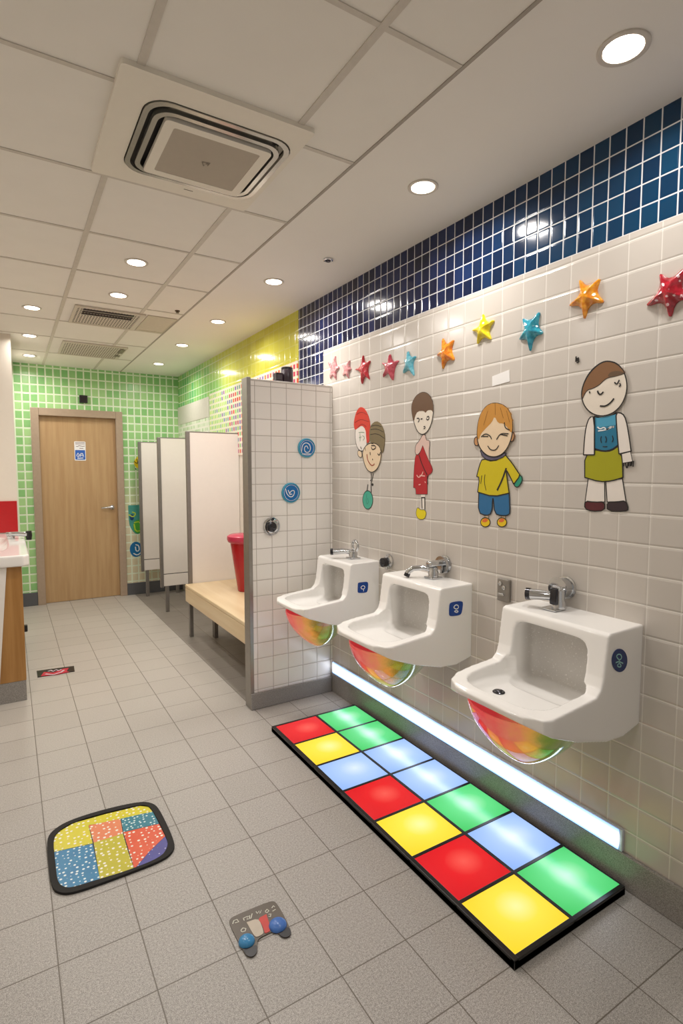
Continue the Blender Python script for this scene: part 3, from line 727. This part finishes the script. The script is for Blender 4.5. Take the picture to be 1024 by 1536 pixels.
hd = c.fill('head', [(800, 55), (852, 85), (890, 170), (892, 260), (872, 375), (832, 460), (780, 495), (730, 468), (695, 380), (672, 280), (665, 190), (700, 110), (750, 66)], M_skin, outline=O)
c.fill('hair', [(800, 55), (852, 85), (890, 170), (890, 270), (872, 238), (830, 242), (808, 272), (795, 248), (730, 252), (704, 300), (692, 362), (672, 280), (665, 190), (700, 110), (750, 66)], D_('umber_hair', (104, 76, 54)), hd, 1, O * .5)
c.lines('face_line', [[(716, 325), (740, 322), (740, 350), (728, 364)], [(755, 332), (775, 328)], [(818, 312), (838, 300), (842, 330), (822, 345), (815, 325)], [(785, 410), (800, 405), (800, 428), (786, 430)]], .005, hd)

# pair of heads
c = Decal('child_wall_decal', 'cut-out of two children\'s heads in red and brown caps, leftmost on the wall', 'wall decal', (215, 1256), 0, (520, 580, 6.827), GRP)
n_ = c.lines('neck', [[(250, 885), (252, 950), (240, 965)], [(270, 885), (262, 950), (246, 990), (250, 1085)], [(215, 1000), (206, 1070)]], .006)
c.ell('button', (264, 1003), (9, 14), M_ink)
bl = c.ell('ball', (216, 1160), (52, 95), D_('mint_teal', (72, 172, 146)), outline=.0045)
c.lines('ball_mark', [[(205, 1100), (196, 1160), (205, 1210), (224, 1180), (212, 1140)]], .003, bl, D_('mint_dark', (40, 120, 104)))
c.fill('hand', [(112, 655), (150, 655), (160, 715), (140, 728), (115, 705)], M_skin2, n=1, outline=.0035)
f1 = lab(c.fill('head', [(150, 370), (205, 430), (208, 640), (180, 660), (130, 655), (100, 600), (86, 500), (95, 420)], M_whit, n=1, outline=.0035), 'pale head in a red cap')
c.fill('cap', [(150, 205), (190, 228), (236, 330), (242, 440), (236, 560), (208, 585), (200, 500), (196, 440), (160, 395), (115, 425), (85, 450), (72, 380), (90, 285), (118, 226)], D_('tomato_red', (206, 62, 46)), f1, 1, .003)
c.lines('cap_line', [[(100, 285), (150, 255), (205, 285)], [(80, 370), (140, 330), (225, 360)], [(110, 420), (150, 375), (200, 410)]], .003, f1, D_('cap_dark_red', (140, 36, 30)))
c.lines('face_line', [[(120, 470), (150, 465), (180, 470)], [(125, 520), (150, 515)], [(160, 500), (185, 520), (165, 550)], [(135, 480), (135, 560)]], .003, f1, D_('grey_green_ink', (120, 150, 120)))
c.lines('face_line', [[(140, 615), (150, 640)], [(185, 620), (192, 655)]], .005, f1)
f2 = lab(c.fill('head', [(200, 600), (260, 572), (320, 588), (356, 640), (356, 740), (322, 840), (262, 886), (208, 850), (175, 760), (163, 670)], M_skin2, outline=.005), 'smiling head in a brown cap')
c.fill('cap', [(305, 348), (355, 380), (388, 465), (394, 560), (372, 690), (358, 650), (330, 595), (290, 574), (240, 578), (234, 470), (250, 392)], D_('olive_brown_cap', (122, 108, 78)), f2, 1, .003)
c.lines('cap_line', [[(245, 440), (310, 430), (375, 465)], [(240, 490), (310, 478), (385, 530)], [(245, 405), (300, 392), (355, 410)]], .003, f2)
c.lines('face_line', [[(250, 605), (285, 600), (300, 625), (262, 650), (250, 620)], [(238, 670), (240, 700)], [(315, 685), (330, 708), (345, 670)], [(262, 738), (265, 752)], [(250, 582), (272, 580)]], .0055, f2)
c.lines('mouth', [[(205, 690), (210, 750), (245, 805), (268, 808), (282, 788)]], .0055, f2, D_('rust_ink', (160, 70, 50)))

# stars
def gem(name, rgb, rgb2, rough=.12, dots=None):
    t = NT(name); o = t.obj(); n = t.noise(o, 60, 3)
    col = t.mix(t.smooth(n, .35, .65), srgb(*rgb), srgb(*rgb2))
    if dots:
        v = t.new('ShaderNodeTexVoronoi'); t.put(v.inputs['Vector'], o); v.inputs['Scale'].default_value = 48
        col = t.mix(t.smooth(v.outputs['Distance'], .2, .27, 1, 0), col, srgb(*dots))
    t.set(Base_Color=col, Roughness=rough, Coat_Weight=.6, Coat_Roughness=.05, Specular_IOR_Level=.6); t.bump(n, .35, .004); return t.m
def star(pts, crop, m, label, h=.022):
    gx, gy = sum(p[0] for p in pts) / len(pts), sum(p[1] for p in pts) / len(pts)
    pts = [(gx + (x - gx) * k, gy + (y - gy) * k) for i, (x, y) in enumerate(pts) for k in ((1.16,) if i % 2 == 0 else (.92,))]
    P = chaikin([onX(px, py, W) for px, py in zm(*crop)(pts)], 2)
    b = MB(); cy_ = sum(p.y for p in P) / len(P); cz_ = sum(p.z for p in P) / len(P); C_ = Vector((0, cy_, cz_))
    rings = []
    for k, dx in ((1, 0), (1, .006), (.82, .013), (.4, h)): rings.append([b.b.verts.new((W - dx, cy_ + (p.y - cy_) * k, cz_ + (p.z - cz_) * k)) for p in P])
    n = len(P)
    for A, B in zip(rings, rings[1:]):
        for i in range(n): b.b.faces.new((A[i], A[(i + 1) % n], B[(i + 1) % n], B[i]))
    top = b.b.verts.new((W - h * 1.1, cy_, cz_))
    for i in range(n): b.b.faces.new((rings[-1][i], rings[-1][(i + 1) % n], top))
    b.b.faces.new(rings[0])
    return single('wall_star', b, m, label, 'star', 'glossy stars in a row on the wall', 40)
cA = (840, 390, 5.565); cB = (640, 440, 5.39); cC = (480, 500, 6.4)
M_or = gem('amber_gloss', (216, 124, 18), (238, 166, 40)); M_or2 = gem('orange_gloss', (214, 108, 24), (236, 158, 44))
star([(840, 118), (925, 168), (1048, 68), (1012, 235), (1085, 330), (975, 338), (922, 485), (872, 345), (722, 388), (838, 252)], cA, gem('ruby_gloss', (150, 8, 30), (186, 24, 48), .12, (236, 200, 204)), 'dark red star with pale dots, at the right edge of the photo', .03)
star([(166, 165), (236, 232), (340, 155), (302, 268), (372, 358), (252, 360), (207, 500), (184, 380), (78, 384), (180, 288)], cA, M_or, 'amber orange star above the child in the blue vest', .026)
star([(918, 150), (896, 262), (944, 324), (868, 350), (840, 474), (822, 372), (752, 374), (802, 290), (780, 208), (846, 222)], cB, gem('turquoise_gloss', (28, 128, 156), (52, 168, 190)), 'turquoise star between the plain yellow star and the amber orange star', .024)
star([(460, 165), (486, 236), (552, 218), (500, 295), (526, 376), (458, 350), (412, 414), (428, 330), (368, 300), (440, 265)], cB, gem('lemon_gloss', (236, 208, 10), (246, 224, 40)), 'plain bright yellow star', .024)
star([(133, 362), (165, 420), (224, 376), (200, 458), (228, 542), (165, 536), (134, 616), (128, 522), (86, 502), (134, 452)], cB, M_or2, 'small red-edged orange star left of the yellow star', .022)
star([(848, 172), (870, 230), (926, 222), (890, 290), (908, 414), (862, 345), (800, 384), (832, 320), (818, 254), (842, 245)], cC, gem('pale_blue_gloss', (70, 158, 180), (120, 190, 205)), 'small pale blue star left of the orange ones', .018)
star([(674, 196), (698, 275), (760, 262), (718, 332), (702, 460), (662, 372), (606, 424), (642, 340), (596, 278), (655, 292)], cC, gem('rose_gloss', (176, 50, 72), (198, 84, 100)), 'dusky rose star next to the small pale blue star', .018)
star([(418, 205), (434, 292), (488, 262), (456, 350), (478, 446), (436, 398), (405, 494), (402, 372), (336, 350), (400, 326)], cC, gem('scarlet_gloss', (170, 26, 42), (200, 60, 70)), 'deep red star, third from the left end of the row', .018)
M_pk = gem('pale_pink_gloss', (196, 110, 120), (226, 176, 176))
star([(290, 256), (286, 318), (304, 345), (280, 366), (280, 436), (258, 388), (226, 414), (246, 352), (218, 300), (262, 316)], cC, M_pk, 'smallest pale pink star, second from the left end', .014)
star([(152, 212), (158, 302), (188, 332), (160, 366), (158, 450), (134, 388), (100, 440), (114, 350), (80, 272), (128, 305)], cC, M_pk, 'pale pink star at the left end of the row, beside the blue tiles', .014)
# paper card and small hook
P = [onX(*a, W) for a in zm(*cB)([(530, 672), (668, 618), (672, 712), (530, 752)])]
o = single('paper_card', MB().prism(P, (-.002, 0, 0)), mat('white_card', (238, 236, 234), .3, noise=.01), 'small blank white card on the tiles, between yellow-jumper child and stars', 'card')
m = MB()
for q_ in ([(132, 805), (130, 850)], [(132, 830), (150, 815), (154, 850), (138, 856)], [(138, 840), (152, 832)]): m.stroke([onX(*a, W - .003) for a in zm(*cA)(q_)], .0035, NX, .003)
b_ = MB(); p = onX(865.5, 540, W)
single('wall_hook', m, M_ink, 'tiny black scribble-like hook just left of the rightmost child\'s head', 'hook').location.x = W - .003
# ------------------------------------------------------------------ partition fittings
def badge(px, py, r, label, sq):
    p = onY(px, py, PY); y = PY
    t = thing('round_badge', label, 'badge', (p.x, PY, p.z - r), 'round blue badges on the partition')
    obj('rim', MB().lathe([(r, .003), (r, -.01), (r * .9, -.015), (r * .86, -.012), (r * .86, .003)], (p.x, y, p.z), 'Y', 36), M_teal_rim, t, 40)
    f_ = obj('face', MB().lathe([(r * .87, 0), (r * .87, -.012), (0, -.012)], (p.x, y, p.z), 'Y', 36), M_blue_disc, t, 40)
    m = MB()
    m.stroke([Vector((p.x + r * .78 * math.cos(a), y - .0122, p.z + r * .78 * math.sin(a))) for a in [2 * PI * k / 36 for k in range(36)]], .002, (0, -1, 0), .0006, True)
    for q in sq: m.stroke(chaikin([onY(*a, y - .0122) for a in q], 2, False), .005, (0, -1, 0))
    obj('symbol', m, M_wink, f_)
badge(459, 672, .058, 'upper round blue badge with white swirl on the tiled partition', [[(452, 679), (453, 668), (458, 663.5), (464, 666), (466, 673), (463, 679), (457, 678), (456, 671), (460, 668), (462, 673)], [(453, 681), (466, 681)]])
badge(435.5, 739, .06, 'lower round blue badge with white swirl on the tiled partition', [[(428, 733), (430, 741), (435, 746), (440, 744), (442, 737), (439, 735), (435, 738), (434, 742), (438, 741)], [(432, 735), (434, 740)]])
p = onY(407, 789.5, PY)
t = thing('push_valve', 'round chrome push valve with dark knob, lowest on the tiled partition', 'valve', (p.x, PY, p.z - .055))
obj('flange', MB().lathe([(.054, .003), (.054, -.006), (.046, -.014), (.04, -.012), (.03, -.016)], (p.x, PY, p.z), 'Y', 32), M_chrome, t, 40)
obj('knob', MB().lathe([(.03, -.01), (.03, -.035), (.024, -.04), (0, -.042)], (p.x - .012, PY, p.z), 'Y', 28), M_dchrome, t, 40)
obj('screw', MB().lathe([(.008, -.008), (.008, -.02), (0, -.022)], (p.x + .002, PY, p.z + .044), 'Y', 12), M_dchrome, t, 40)
# black canisters on top
M_can = mat('dark_plum_plastic', (44, 32, 40), .35)
zt = 1.938
t = thing('black_canister', 'taller black canister standing on top of the tiled partition', 'canister', (1.445, 2.99, zt))
obj('body', MB().lathe([(.034, zt - .001), (.036, zt + .004), (.036, zt + .074), (.033, zt + .078)], (1.445, 2.99, 0), 'Z', 28), M_can, t, 40)
obj('lid', MB().lathe([(.0345, zt + .077), (.0345, zt + .088), (.03, zt + .091), (0, zt + .091)], (1.445, 2.99, 0), 'Z', 28), mat('dark_lid', (30, 22, 28), .3), t, 40)
t = thing('black_box', 'shorter black box beside the canister on top of the partition', 'box', (1.385, 2.99, zt))
obj('body', MB().box(1.364, 1.406, 2.965, 3.015, zt - .0005, zt + .052, .004), M_can, t)
obj('label_plate', MB().box(1.37, 1.4, 2.962, 2.966, zt + .012, zt + .04), mat('dark_grey_label', (74, 66, 72), .4), t)

# ------------------------------------------------------------------ cubicles
M_post = mat('grey_post', (128, 124, 120), .4, .3)
def stall(y, xp, zb, zt, label, bench):
    t = thing('cubicle_partition', label, 'partition', (1.49, y, 0), 'white cubicle partitions')
    obj('panel', MB().box(xp + .012, W - .002, y - .012, y + .014, zb + (0 if bench else .125), zt, .003), M_lam, t)
    if not bench: obj('kick_panel', MB().box(xp + .012, W - .002, y - .012, y + .014, zb, zb + .118, .003), M_lam, t)
    if not bench: obj('seam', MB().box(xp + .014, W - .004, y - .008, y + .01, zb + .117, zb + .127), mat('dark_seam', (70, 64, 60), .6), t)
    obj('edge_post', MB().box(xp - .016, xp + .014, y - .018, y + .02, 0 if bench else zb - .01, zt + .006, .003), M_post, t)
    if not bench:
        obj('foot', MB().box(xp + .03, xp + .065, y - .012, y + .012, 0, zb + .001, .003), M_post, t)
        obj('foot', MB().box(W - .12, W - .085, y - .012, y + .012, 0, zb + .001, .003), M_post, t)
    obj('top_rail', MB().box(xp - .014, W - .002, y - .014, y + .016, zt - .001, zt + .008, .002), M_post, t)
stall(4.57, 1.288, .448, 1.735, 'widest white cubicle partition, rising behind the bench with the red bucket', 1)
stall(5.52, 1.272, .262, 1.735, 'middle white cubicle partition, on grey feet between the other two', 0)
stall(6.33, 1.25, .298, 1.728, 'farthest white cubicle partition, closest to the green wall', 0)

# bench
bx0, by0, by1, bz = 1.235, 3.03, 4.552, .462
t = thing('bench', 'low beige bench between the tiled partition and the white cubicle panel', 'bench', ((bx0 + W) / 2, (by0 + by1) / 2, 0))
obj('bench_top', MB().box(bx0, W - .002, by0, by1, bz - .03, bz, .008), M_bench, t)
obj('front_board', MB().box(bx0 + .002, bx0 + .03, by0 + .001, by1 - .001, bz - .145, bz - .0295, .004), M_bench, t)
obj('support', MB().box(1.50, 1.53, by0 + .3, by0 + .36, 0, bz - .03), M_post, t)
obj('support', MB().box(1.44, 1.47, by1 - .14, by1 - .08, 0, bz - .03), M_post, t)
# bucket
bc = Vector((1.585, 4.05, bz))
t = thing('bucket', 'red tapered bucket with a wide pinkish lid standing on the bench', 'bucket', bc)
obj('body', MB().lathe([(0, bz + .0005), (.062, bz + .0005), (.067, bz + .006), (.122, bz + .40), (.115, bz + .40), (.06, bz + .012), (0, bz + .01)], (bc.x, bc.y, 0), 'Z', 40), M_bucket, t, 40)
obj('lid', MB().lathe([(.12, bz + .385), (.138, bz + .395), (.146, bz + .415), (.144, bz + .44), (.125, bz + .452), (.06, bz + .458), (0, bz + .459)], (bc.x, bc.y, 0), 'Z', 40), M_lid, t, 40)

# panels on the rear right wall
def mosaic_mat(name, pastel):
    t = NT(name); o = t.obj()
    g_, h, ident, co, d = grid(t, 1, 2, .05, .05, .01, .01, .018, .005)
    val, colr = t.white(ident)
    if pastel: col = t.mix(val, srgb(226, 232, 214), srgb(150, 190, 130)); grout = srgb(232, 230, 220)
    else:
        hh = t.math('ADD', t.smooth(co[1], -.3, 1.1, .3, .95), t.math('MULTIPLY', t.math('SUBTRACT', val, .5), .5))
        col = t.ramp(hh, [(0, srgb(226, 190, 70)), (.2, srgb(236, 120, 80)), (.38, srgb(222, 60, 70)), (.55, srgb(120, 120, 190)), (.72, srgb(150, 210, 110)), (1, srgb(196, 226, 120))]); grout = srgb(232, 226, 206)
    t.set(Base_Color=t.mix(g_, col, grout), Roughness=.2); return t.m
single('mosaic_panel', MB().box(W - .009, W - .0005, 3.41, 5.33, 1.55, 2.17), mosaic_mat('bright_mosaic', 0), 'mosaic of small red, yellow and green tiles below the yellow wall tiles', 'mosaic')
t = thing('wall_panel', 'plain grey strip above pale speckled tiles, at the far end of the right wall', 'panel', (W, 5.93, 1.55))
obj('strip', MB().box(W - .012, W, 5.36, EY - .003, 1.95, 2.15, .002), mat('pale_grey_panel', (206, 202, 192), .4), t)
obj('tile_field', MB().box(W - .009, W, 5.36, EY - .003, 1.55, 1.95), mosaic_mat('pale_mosaic', 1), t)

# ------------------------------------------------------------------ on the end wall and door
p0, p1 = onY(118.5, 593, EY), onY(131, 605, EY)
t = thing('door_sensor', 'small black square sensor box on the green tiles above the door', 'sensor', ((p0.x + p1.x) / 2, EY, p1.z))
obj('housing', MB().box(p0.x, p1.x, EY - .03, EY, p1.z, p0.z, .004), M_black, t)
obj('sensor_window', MB().box(p0.x + .012, p1.x - .012, EY - .032, EY - .029, p1.z + .012, p0.z - .02), mat('smoked_plastic', (44, 40, 42), .15), t)
yd = EY + .035
p0, p1 = onY(111, 662, yd), onY(129, 691, yd)
t = thing('door_sign', 'white sign with a blue square symbol on the wooden door', 'sign', ((p0.x + p1.x) / 2, yd, p1.z))
obj('plate', MB().prism([(a, yd, b) for a, b in rrect(p0.x, p1.x, p1.z, p0.z, .008)], (0, -.004, 0)), M_paper, t)
q0, q1 = onY(112.5, 675, yd), onY(128, 689.5, yd)
bsq = obj('blue_square', MB().prism([(a, yd - .004, b) for a, b in rrect(q0.x, q1.x, q1.z, q0.z, .006)], (0, -.001, 0)), mat('sign_blue', (40, 96, 190), .3), t)
m = MB()
for q in ([(115, 683), (117, 679.5), (119, 682), (117, 686), (115, 683)], [(120, 685), (121.5, 680), (123.5, 680), (125.5, 685), (122, 683)], [(116, 687.5), (125, 687)]): m.stroke([onY(*a, yd - .0052) for a in q], .008, (0, -1, 0))
obj('symbol', m, M_wink, bsq)
m = MB()
for q in ([(113, 666), (127, 666)], [(114, 669.5), (117, 669.5), (118, 668.5), (124, 669.5), (127, 669)], [(119, 672.5), (125, 672.5)], [(112.5, 664), (127, 663.8)]): m.stroke([onY(*a, yd - .0042) for a in q], .006, (0, -1, 0))
obj('lettering', m, mat('dark_red_print', (120, 92, 100), .5, noise=0), t)
NYm = (0, -1, 0)
def edecal(name, label, cat, pts, m, n=2):
    P = [onY(*a, EY) for a in pts]
    t = thing(name, label, cat, (sum(a.x for a in P) / len(P), EY, min(a.z for a in P)))
    obj('sheet', MB().prism(chaikin(P, n), (0, -.002, 0)), m, t); return t
def estroke(t, name, segs, w, m, y=EY - .0021):
    b = MB()
    for q in segs: b.stroke(chaikin([onY(*a, y) for a in q], 1, False), w, NYm)
    return obj(name, b, m, t)
t = edecal('yellow_wall_decal', 'small yellow cut-out with dark lines, on green tiles by the farthest partition', 'wall decal', [(208, 683), (213, 690), (211, 700), (205, 703), (200, 695), (203, 688)], mat('decal_yellow', (226, 196, 20), .4), 1)
estroke(t, 'line', [[(201, 692), (206, 696), (210, 690)], [(205, 688), (208, 700)], [(203, 702), (204, 705)]], .008, M_ink)
t = edecal('green_wall_decal', 'blue and green patterned square sticker beside the door frame', 'wall decal', [(192, 758), (192, 758), (213, 757), (213, 757), (213, 798), (205, 802), (198, 796), (193, 785)], mat('decal_teal', (70, 150, 140), .3, noise=.2, nscale=18), 1)
obj('square', MB().prism(chaikin([onY(*a, EY - .002) for a in ((199, 782), (213, 778), (213, 800), (201, 800))], 2), (0, -.001, 0)), mat('decal_green', (80, 170, 60), .3), t)
estroke(t, 'line', [[(201, 784), (210, 782), (212, 796), (203, 797), (201, 786)], [(193, 772), (200, 776), (204, 770), (198, 768)]], .012, mat('decal_lime', (190, 214, 60), .4), EY - .0031)
obj('spot', MB().prism(chaikin([onY(*a, EY - .002) for a in ((194, 772), (200, 771), (201, 780), (195, 781))], 2), (0, -.0012, 0)), mat('decal_navy', (20, 60, 110), .3), t)
t = edecal('round_wall_decal', 'round blue sticker low on the wall beside the door frame', 'wall decal', [(204 + 9.5 * math.cos(a), 824 + 11.5 * math.sin(a)) for a in [2 * PI * k / 20 for k in range(20)]], mat('decal_blue', (20, 110, 166), .3), 1)
estroke(t, 'symbol', [[(203, 817), (208, 818), (209, 826), (204, 827), (203, 820)], [(200, 830), (206, 833), (211, 829)]], .012, M_wink)

# ------------------------------------------------------------------ wash unit on the left
t = thing('vanity_unit', 'wooden cabinet under the white sink at the left edge', 'cabinet', (-.3, 4.5, 0))
obj('carcass', MB().box(-.745, .048, 3.8, 5.19, .127, .835, .003), M_cab, t)
obj('plinth', MB().box(-.745, .046, 3.802, 5.19, 0, .127), M_skirt, t)
lab(obj('apron', MB().prism([(-.745, 3.799, .835), (-.03, 3.799, .835), (-.092, 3.799, .13), (-.745, 3.799, .13)], (0, -.012, 0)), M_lam, t), 'white slanted front panel')
obj('stop', MB().box(.046, .066, 3.83, 3.86, .42, .46, .004), M_black, t)
def sink():
    a = MB().prism([(-.745, 3.765, .838), (.06, 3.765, .838), (.088, 3.80, .838), (.092, 5.19, .838), (-.745, 5.19, .838)], (0, 0, .068))
    b = MB().sell((-.36, 4.45, .93), (.34, .5, .085), .6, .5)
    return solidify_shape([('U', a), ('DIFFERENCE', b)], .008, 4)
single('sink_top', sink(), M_cer, 'white ceramic sink top on the wooden cabinet at the left edge', 'sink', smooth=True)
zt = .9055
t = thing('faucet', 'chrome tap with dark outlet on the sink at the left edge', 'tap', (.0, 4.75, zt))
obj('body', MB().lathe([(.026, zt + .0012), (.026, zt + .02), (.02, zt + .025), (.02, zt + .05), (0, zt + .056)], (.0, 4.75, 0), 'Z', 20), M_chrome, t, 40)
o = obj('spout', MB().tube([(-.03, 4.75, zt + .036), (.04, 4.74, zt + .036), (.105, 4.73, zt + .03)], [.016, .017, .018], 14), M_chrome, t, 40)
obj('outlet', MB().tube([(.115, 4.73, zt + .055), (.117, 4.73, zt + .02), (.115, 4.73, zt - .012)], [.02, .022, .018], 14), M_black, o, 40)
single('splashback', MB().box(-.745, .052, 5.188, 5.199, .912, 1.168, .002), M_red, 'glossy red splashback panel on the cream wall above the left sink', 'splashback')

# ------------------------------------------------------------------ on the floor
cM = (60, 1190, 4.876); fM = zm(*cM)
t0 = onZ(160, 1275, 0)
t = thing('floor_mat', 'rounded patchwork mat with black rim and white dots on the grey floor', 'mat', (t0.x, t0.y, 0))
outer = [(735, 72), (835, 86), (885, 150), (985, 365), (980, 432), (900, 502), (640, 602), (430, 680), (245, 742), (155, 748), (84, 712), (62, 530), (48, 352), (92, 285), (210, 212), (470, 130)]
inner = [(728, 97), (795, 104), (830, 148), (932, 345), (934, 412), (880, 486), (640, 582), (430, 645), (240, 705), (180, 706), (128, 668), (112, 520), (95, 350), (135, 290), (245, 222), (480, 155)]
oo = chaikin([onZ(*a, 0) for a in fM(outer)], 2); ii = chaikin([onZ(*a, 0) for a in fM(inner)], 2)
obj('rim', MB().ring(oo, ii, (0, 0, .009)), mat('black_rubber', (26, 24, 23), .8), t)
obj('backing', MB().prism(ii, (0, 0, .0025)), M_black, t)
def dotted(name, rgb, rgb2, dots=(240, 238, 226), sc=48, size=.27):
    t_ = NT(name); o = t_.obj(); v = t_.new('ShaderNodeTexVoronoi'); t_.put(v.inputs['Vector'], o); v.inputs['Scale'].default_value = sc
    v.inputs['Randomness'].default_value = .55
    n = t_.noise(o, 25, 2)
    t_.set(Base_Color=t_.mix(t_.smooth(v.outputs['Distance'], size - .06, size, 1, 0), t_.mix(n, srgb(*rgb), srgb(*rgb2)), srgb(*dots)), Roughness=.35); return t_.m
def clip_convex(poly, loop):
    return poly
PATCH = [('yellow', [(95, 345), (110, 310), (135, 288), (245, 222), (355, 192), (480, 156), (728, 97), (795, 104), (822, 138), (590, 190), (355, 240), (385, 370), (104, 432)], dotted('patch_yellow', (196, 196, 8), (224, 204, 24))),
         ('coral', [(357, 238), (588, 192), (606, 300), (393, 366)], dotted('patch_coral', (222, 112, 76), (226, 142, 92))),
         ('olive', [(393, 366), (606, 300), (640, 420), (688, 560), (640, 580), (440, 642)], dotted('patch_olive', (180, 176, 20), (200, 186, 30))),
         ('blue', [(104, 434), (384, 374), (440, 640), (240, 703), (185, 704), (150, 692), (130, 668), (114, 520)], dotted('patch_blue', (22, 104, 156), (30, 132, 176), (226, 236, 236), 54)),
         ('teal', [(592, 190), (824, 138), (870, 226), (610, 288)], dotted('patch_teal', (22, 110, 132), (28, 130, 150), (214, 232, 232), 60)),
         ('red', [(610, 290), (870, 228), (906, 300), (915, 318), (800, 430), (690, 558)], dotted('patch_red', (212, 66, 28), (226, 92, 44))),
         ('purple', [(915, 320), (933, 360), (934, 410), (880, 484), (690, 560), (800, 432)], dotted('patch_purple', (58, 50, 132), (70, 70, 160), (190, 180, 220), 50, .16))]
for nm, pts, mm in PATCH:
    lab(obj('patch', MB().prism([onZ(*a, .0025) for a in fM(pts)], (0, 0, .003)), mm, t), '%s dotted patch' % nm)
# controller shaped sticker
cK = (330, 1340, 8.533); fK = zm(*cK)
p = onZ(390, 1394, 0)
t = thing('game_controller_floor_decal', 'dark grey controller-shaped floor sticker with two blue balls', 'floor decal', (p.x, p.y, 0))
body = [(112, 385), (125, 345), (170, 310), (400, 210), (620, 122), (690, 112), (735, 155), (830, 320), (905, 485), (912, 530), (870, 572), (800, 570), (740, 525), (690, 495), (600, 535), (480, 598), (478, 680), (474, 760), (435, 812), (375, 825), (320, 795), (280, 720), (200, 570)]
obj('pad', MB().prism(chaikin([onZ(*a, 0) for a in fK(body)], 2), (0, 0, .004)), mat('charcoal_vinyl', (92, 83, 73), .4), t)
for q, nm in (([(320, 780), (290, 700), (330, 690), (420, 680), (472, 660), (474, 750), (435, 808), (375, 820)], 0), ([(905, 480), (905, 530), (865, 566), (800, 566), (750, 525), (800, 440), (870, 430)], 0)):
    lab(obj('grip', MB().prism(chaikin([onZ(*a, .004) for a in fK(q)], 1), (0, 0, .0015)), mat('dark_grip', (22, 21, 28), .35), t), 'dark rounded grip')
lab(obj('screen', MB().prism(chaikin([onZ(*a, .004) for a in fK([(338, 375), (338, 375), (480, 325), (525, 390), (555, 500), (550, 525), (470, 568), (430, 540), (390, 470)])], 1), (0, 0, .0015)), mat('beige_screen', (190, 178, 162), .4), t), 'beige screen')
lab(obj('strip', MB().prism(chaikin([onZ(*a, .004) for a in fK([(482, 328), (592, 270), (592, 270), (620, 360), (655, 480), (572, 522), (560, 470), (525, 385)])], 1), (0, 0, .0015)), mat('red_strip', (196, 52, 44), .4), t), 'red strip')
for (cx, cy), r, rgb in (((340, 618), .0245, (62, 138, 190)), ((738, 412), .028, (70, 116, 190))):
    q = onZ(*fK([(cx, cy)])[0], .004)
    lab(obj('ball', MB().lathe([(r, .0035), (r, .006), (r * .92, .011), (r * .7, .0155), (r * .4, .018), (0, .019)], (q.x, q.y, 0), 'Z', 32), mat('blue_ball_%d' % cx if False else ('sky_blue_gloss' if cx < 500 else 'cornflower_gloss'), rgb, .12), t, 40), 'glossy blue ball')
m = MB()
for q in ([(160, 395), (175, 350), (215, 335), (240, 365), (190, 380)], [(295, 320), (310, 350)], [(290, 325), (350, 295), (345, 335), (395, 320), (410, 260)], [(355, 300), (380, 285), (375, 320)], [(460, 235), (475, 260), (500, 225), (505, 260), (530, 215), (515, 250)],
          [(575, 235), (600, 205), (625, 225), (600, 250), (580, 240)], [(660, 190), (680, 160), (700, 175)], [(670, 230), (710, 205)], [(265, 475), (290, 445), (330, 450), (320, 485), (280, 495), (265, 475)], [(620, 270), (650, 265), (645, 300), (620, 295)]):
    m.stroke([onZ(*a, .004) for a in fK(q)], .0028, (0, 0, 1))
obj('symbol', m, D_('pale_grey_ink', (206, 204, 190)), t)
# red and black floor plate
pts = [(55, 1007), (111, 999.5), (112, 1007.5), (56.5, 1016.5)]
P = [onZ(*a, 0) for a in pts]
t = thing('floor_plate', 'small black and red strip sticker on the floor near the left cabinet', 'floor decal', tuple(sum(P, Vector()) / 4))
obj('plate', MB().prism(P, (0, 0, .004)), M_black, t)
obj('red_flash', MB().prism([onZ(*a, .004) for a in ((61, 1014.5), (66, 1008), (80, 1009), (95, 1003), (103, 1002), (100, 1007), (104, 1008), (84, 1012))], (0, 0, .001)), mat('crimson_print', (190, 30, 60), .4), t)
m = MB()
for q in ([(68, 1011), (80, 1012), (92, 1008), (96, 1005)], [(72, 1007), (76, 1005.5), (80, 1007), (84, 1004.5), (88, 1006), (92, 1004)]): m.stroke([onZ(*a, .0052) for a in q], .014, (0, 0, 1))
obj('lettering', m, D_('pale_print', (206, 190, 200)), t)

# ------------------------------------------------------------------ soft ambient fill added through the open end behind the camera
w = bpy.data.worlds.new('ambient_fill'); SC.world = w; w.use_nodes = True
bg = w.node_tree.nodes['Background']; bg.inputs[0].default_value = (1.0, .93, .84, 1); bg.inputs[1].default_value = WORLD
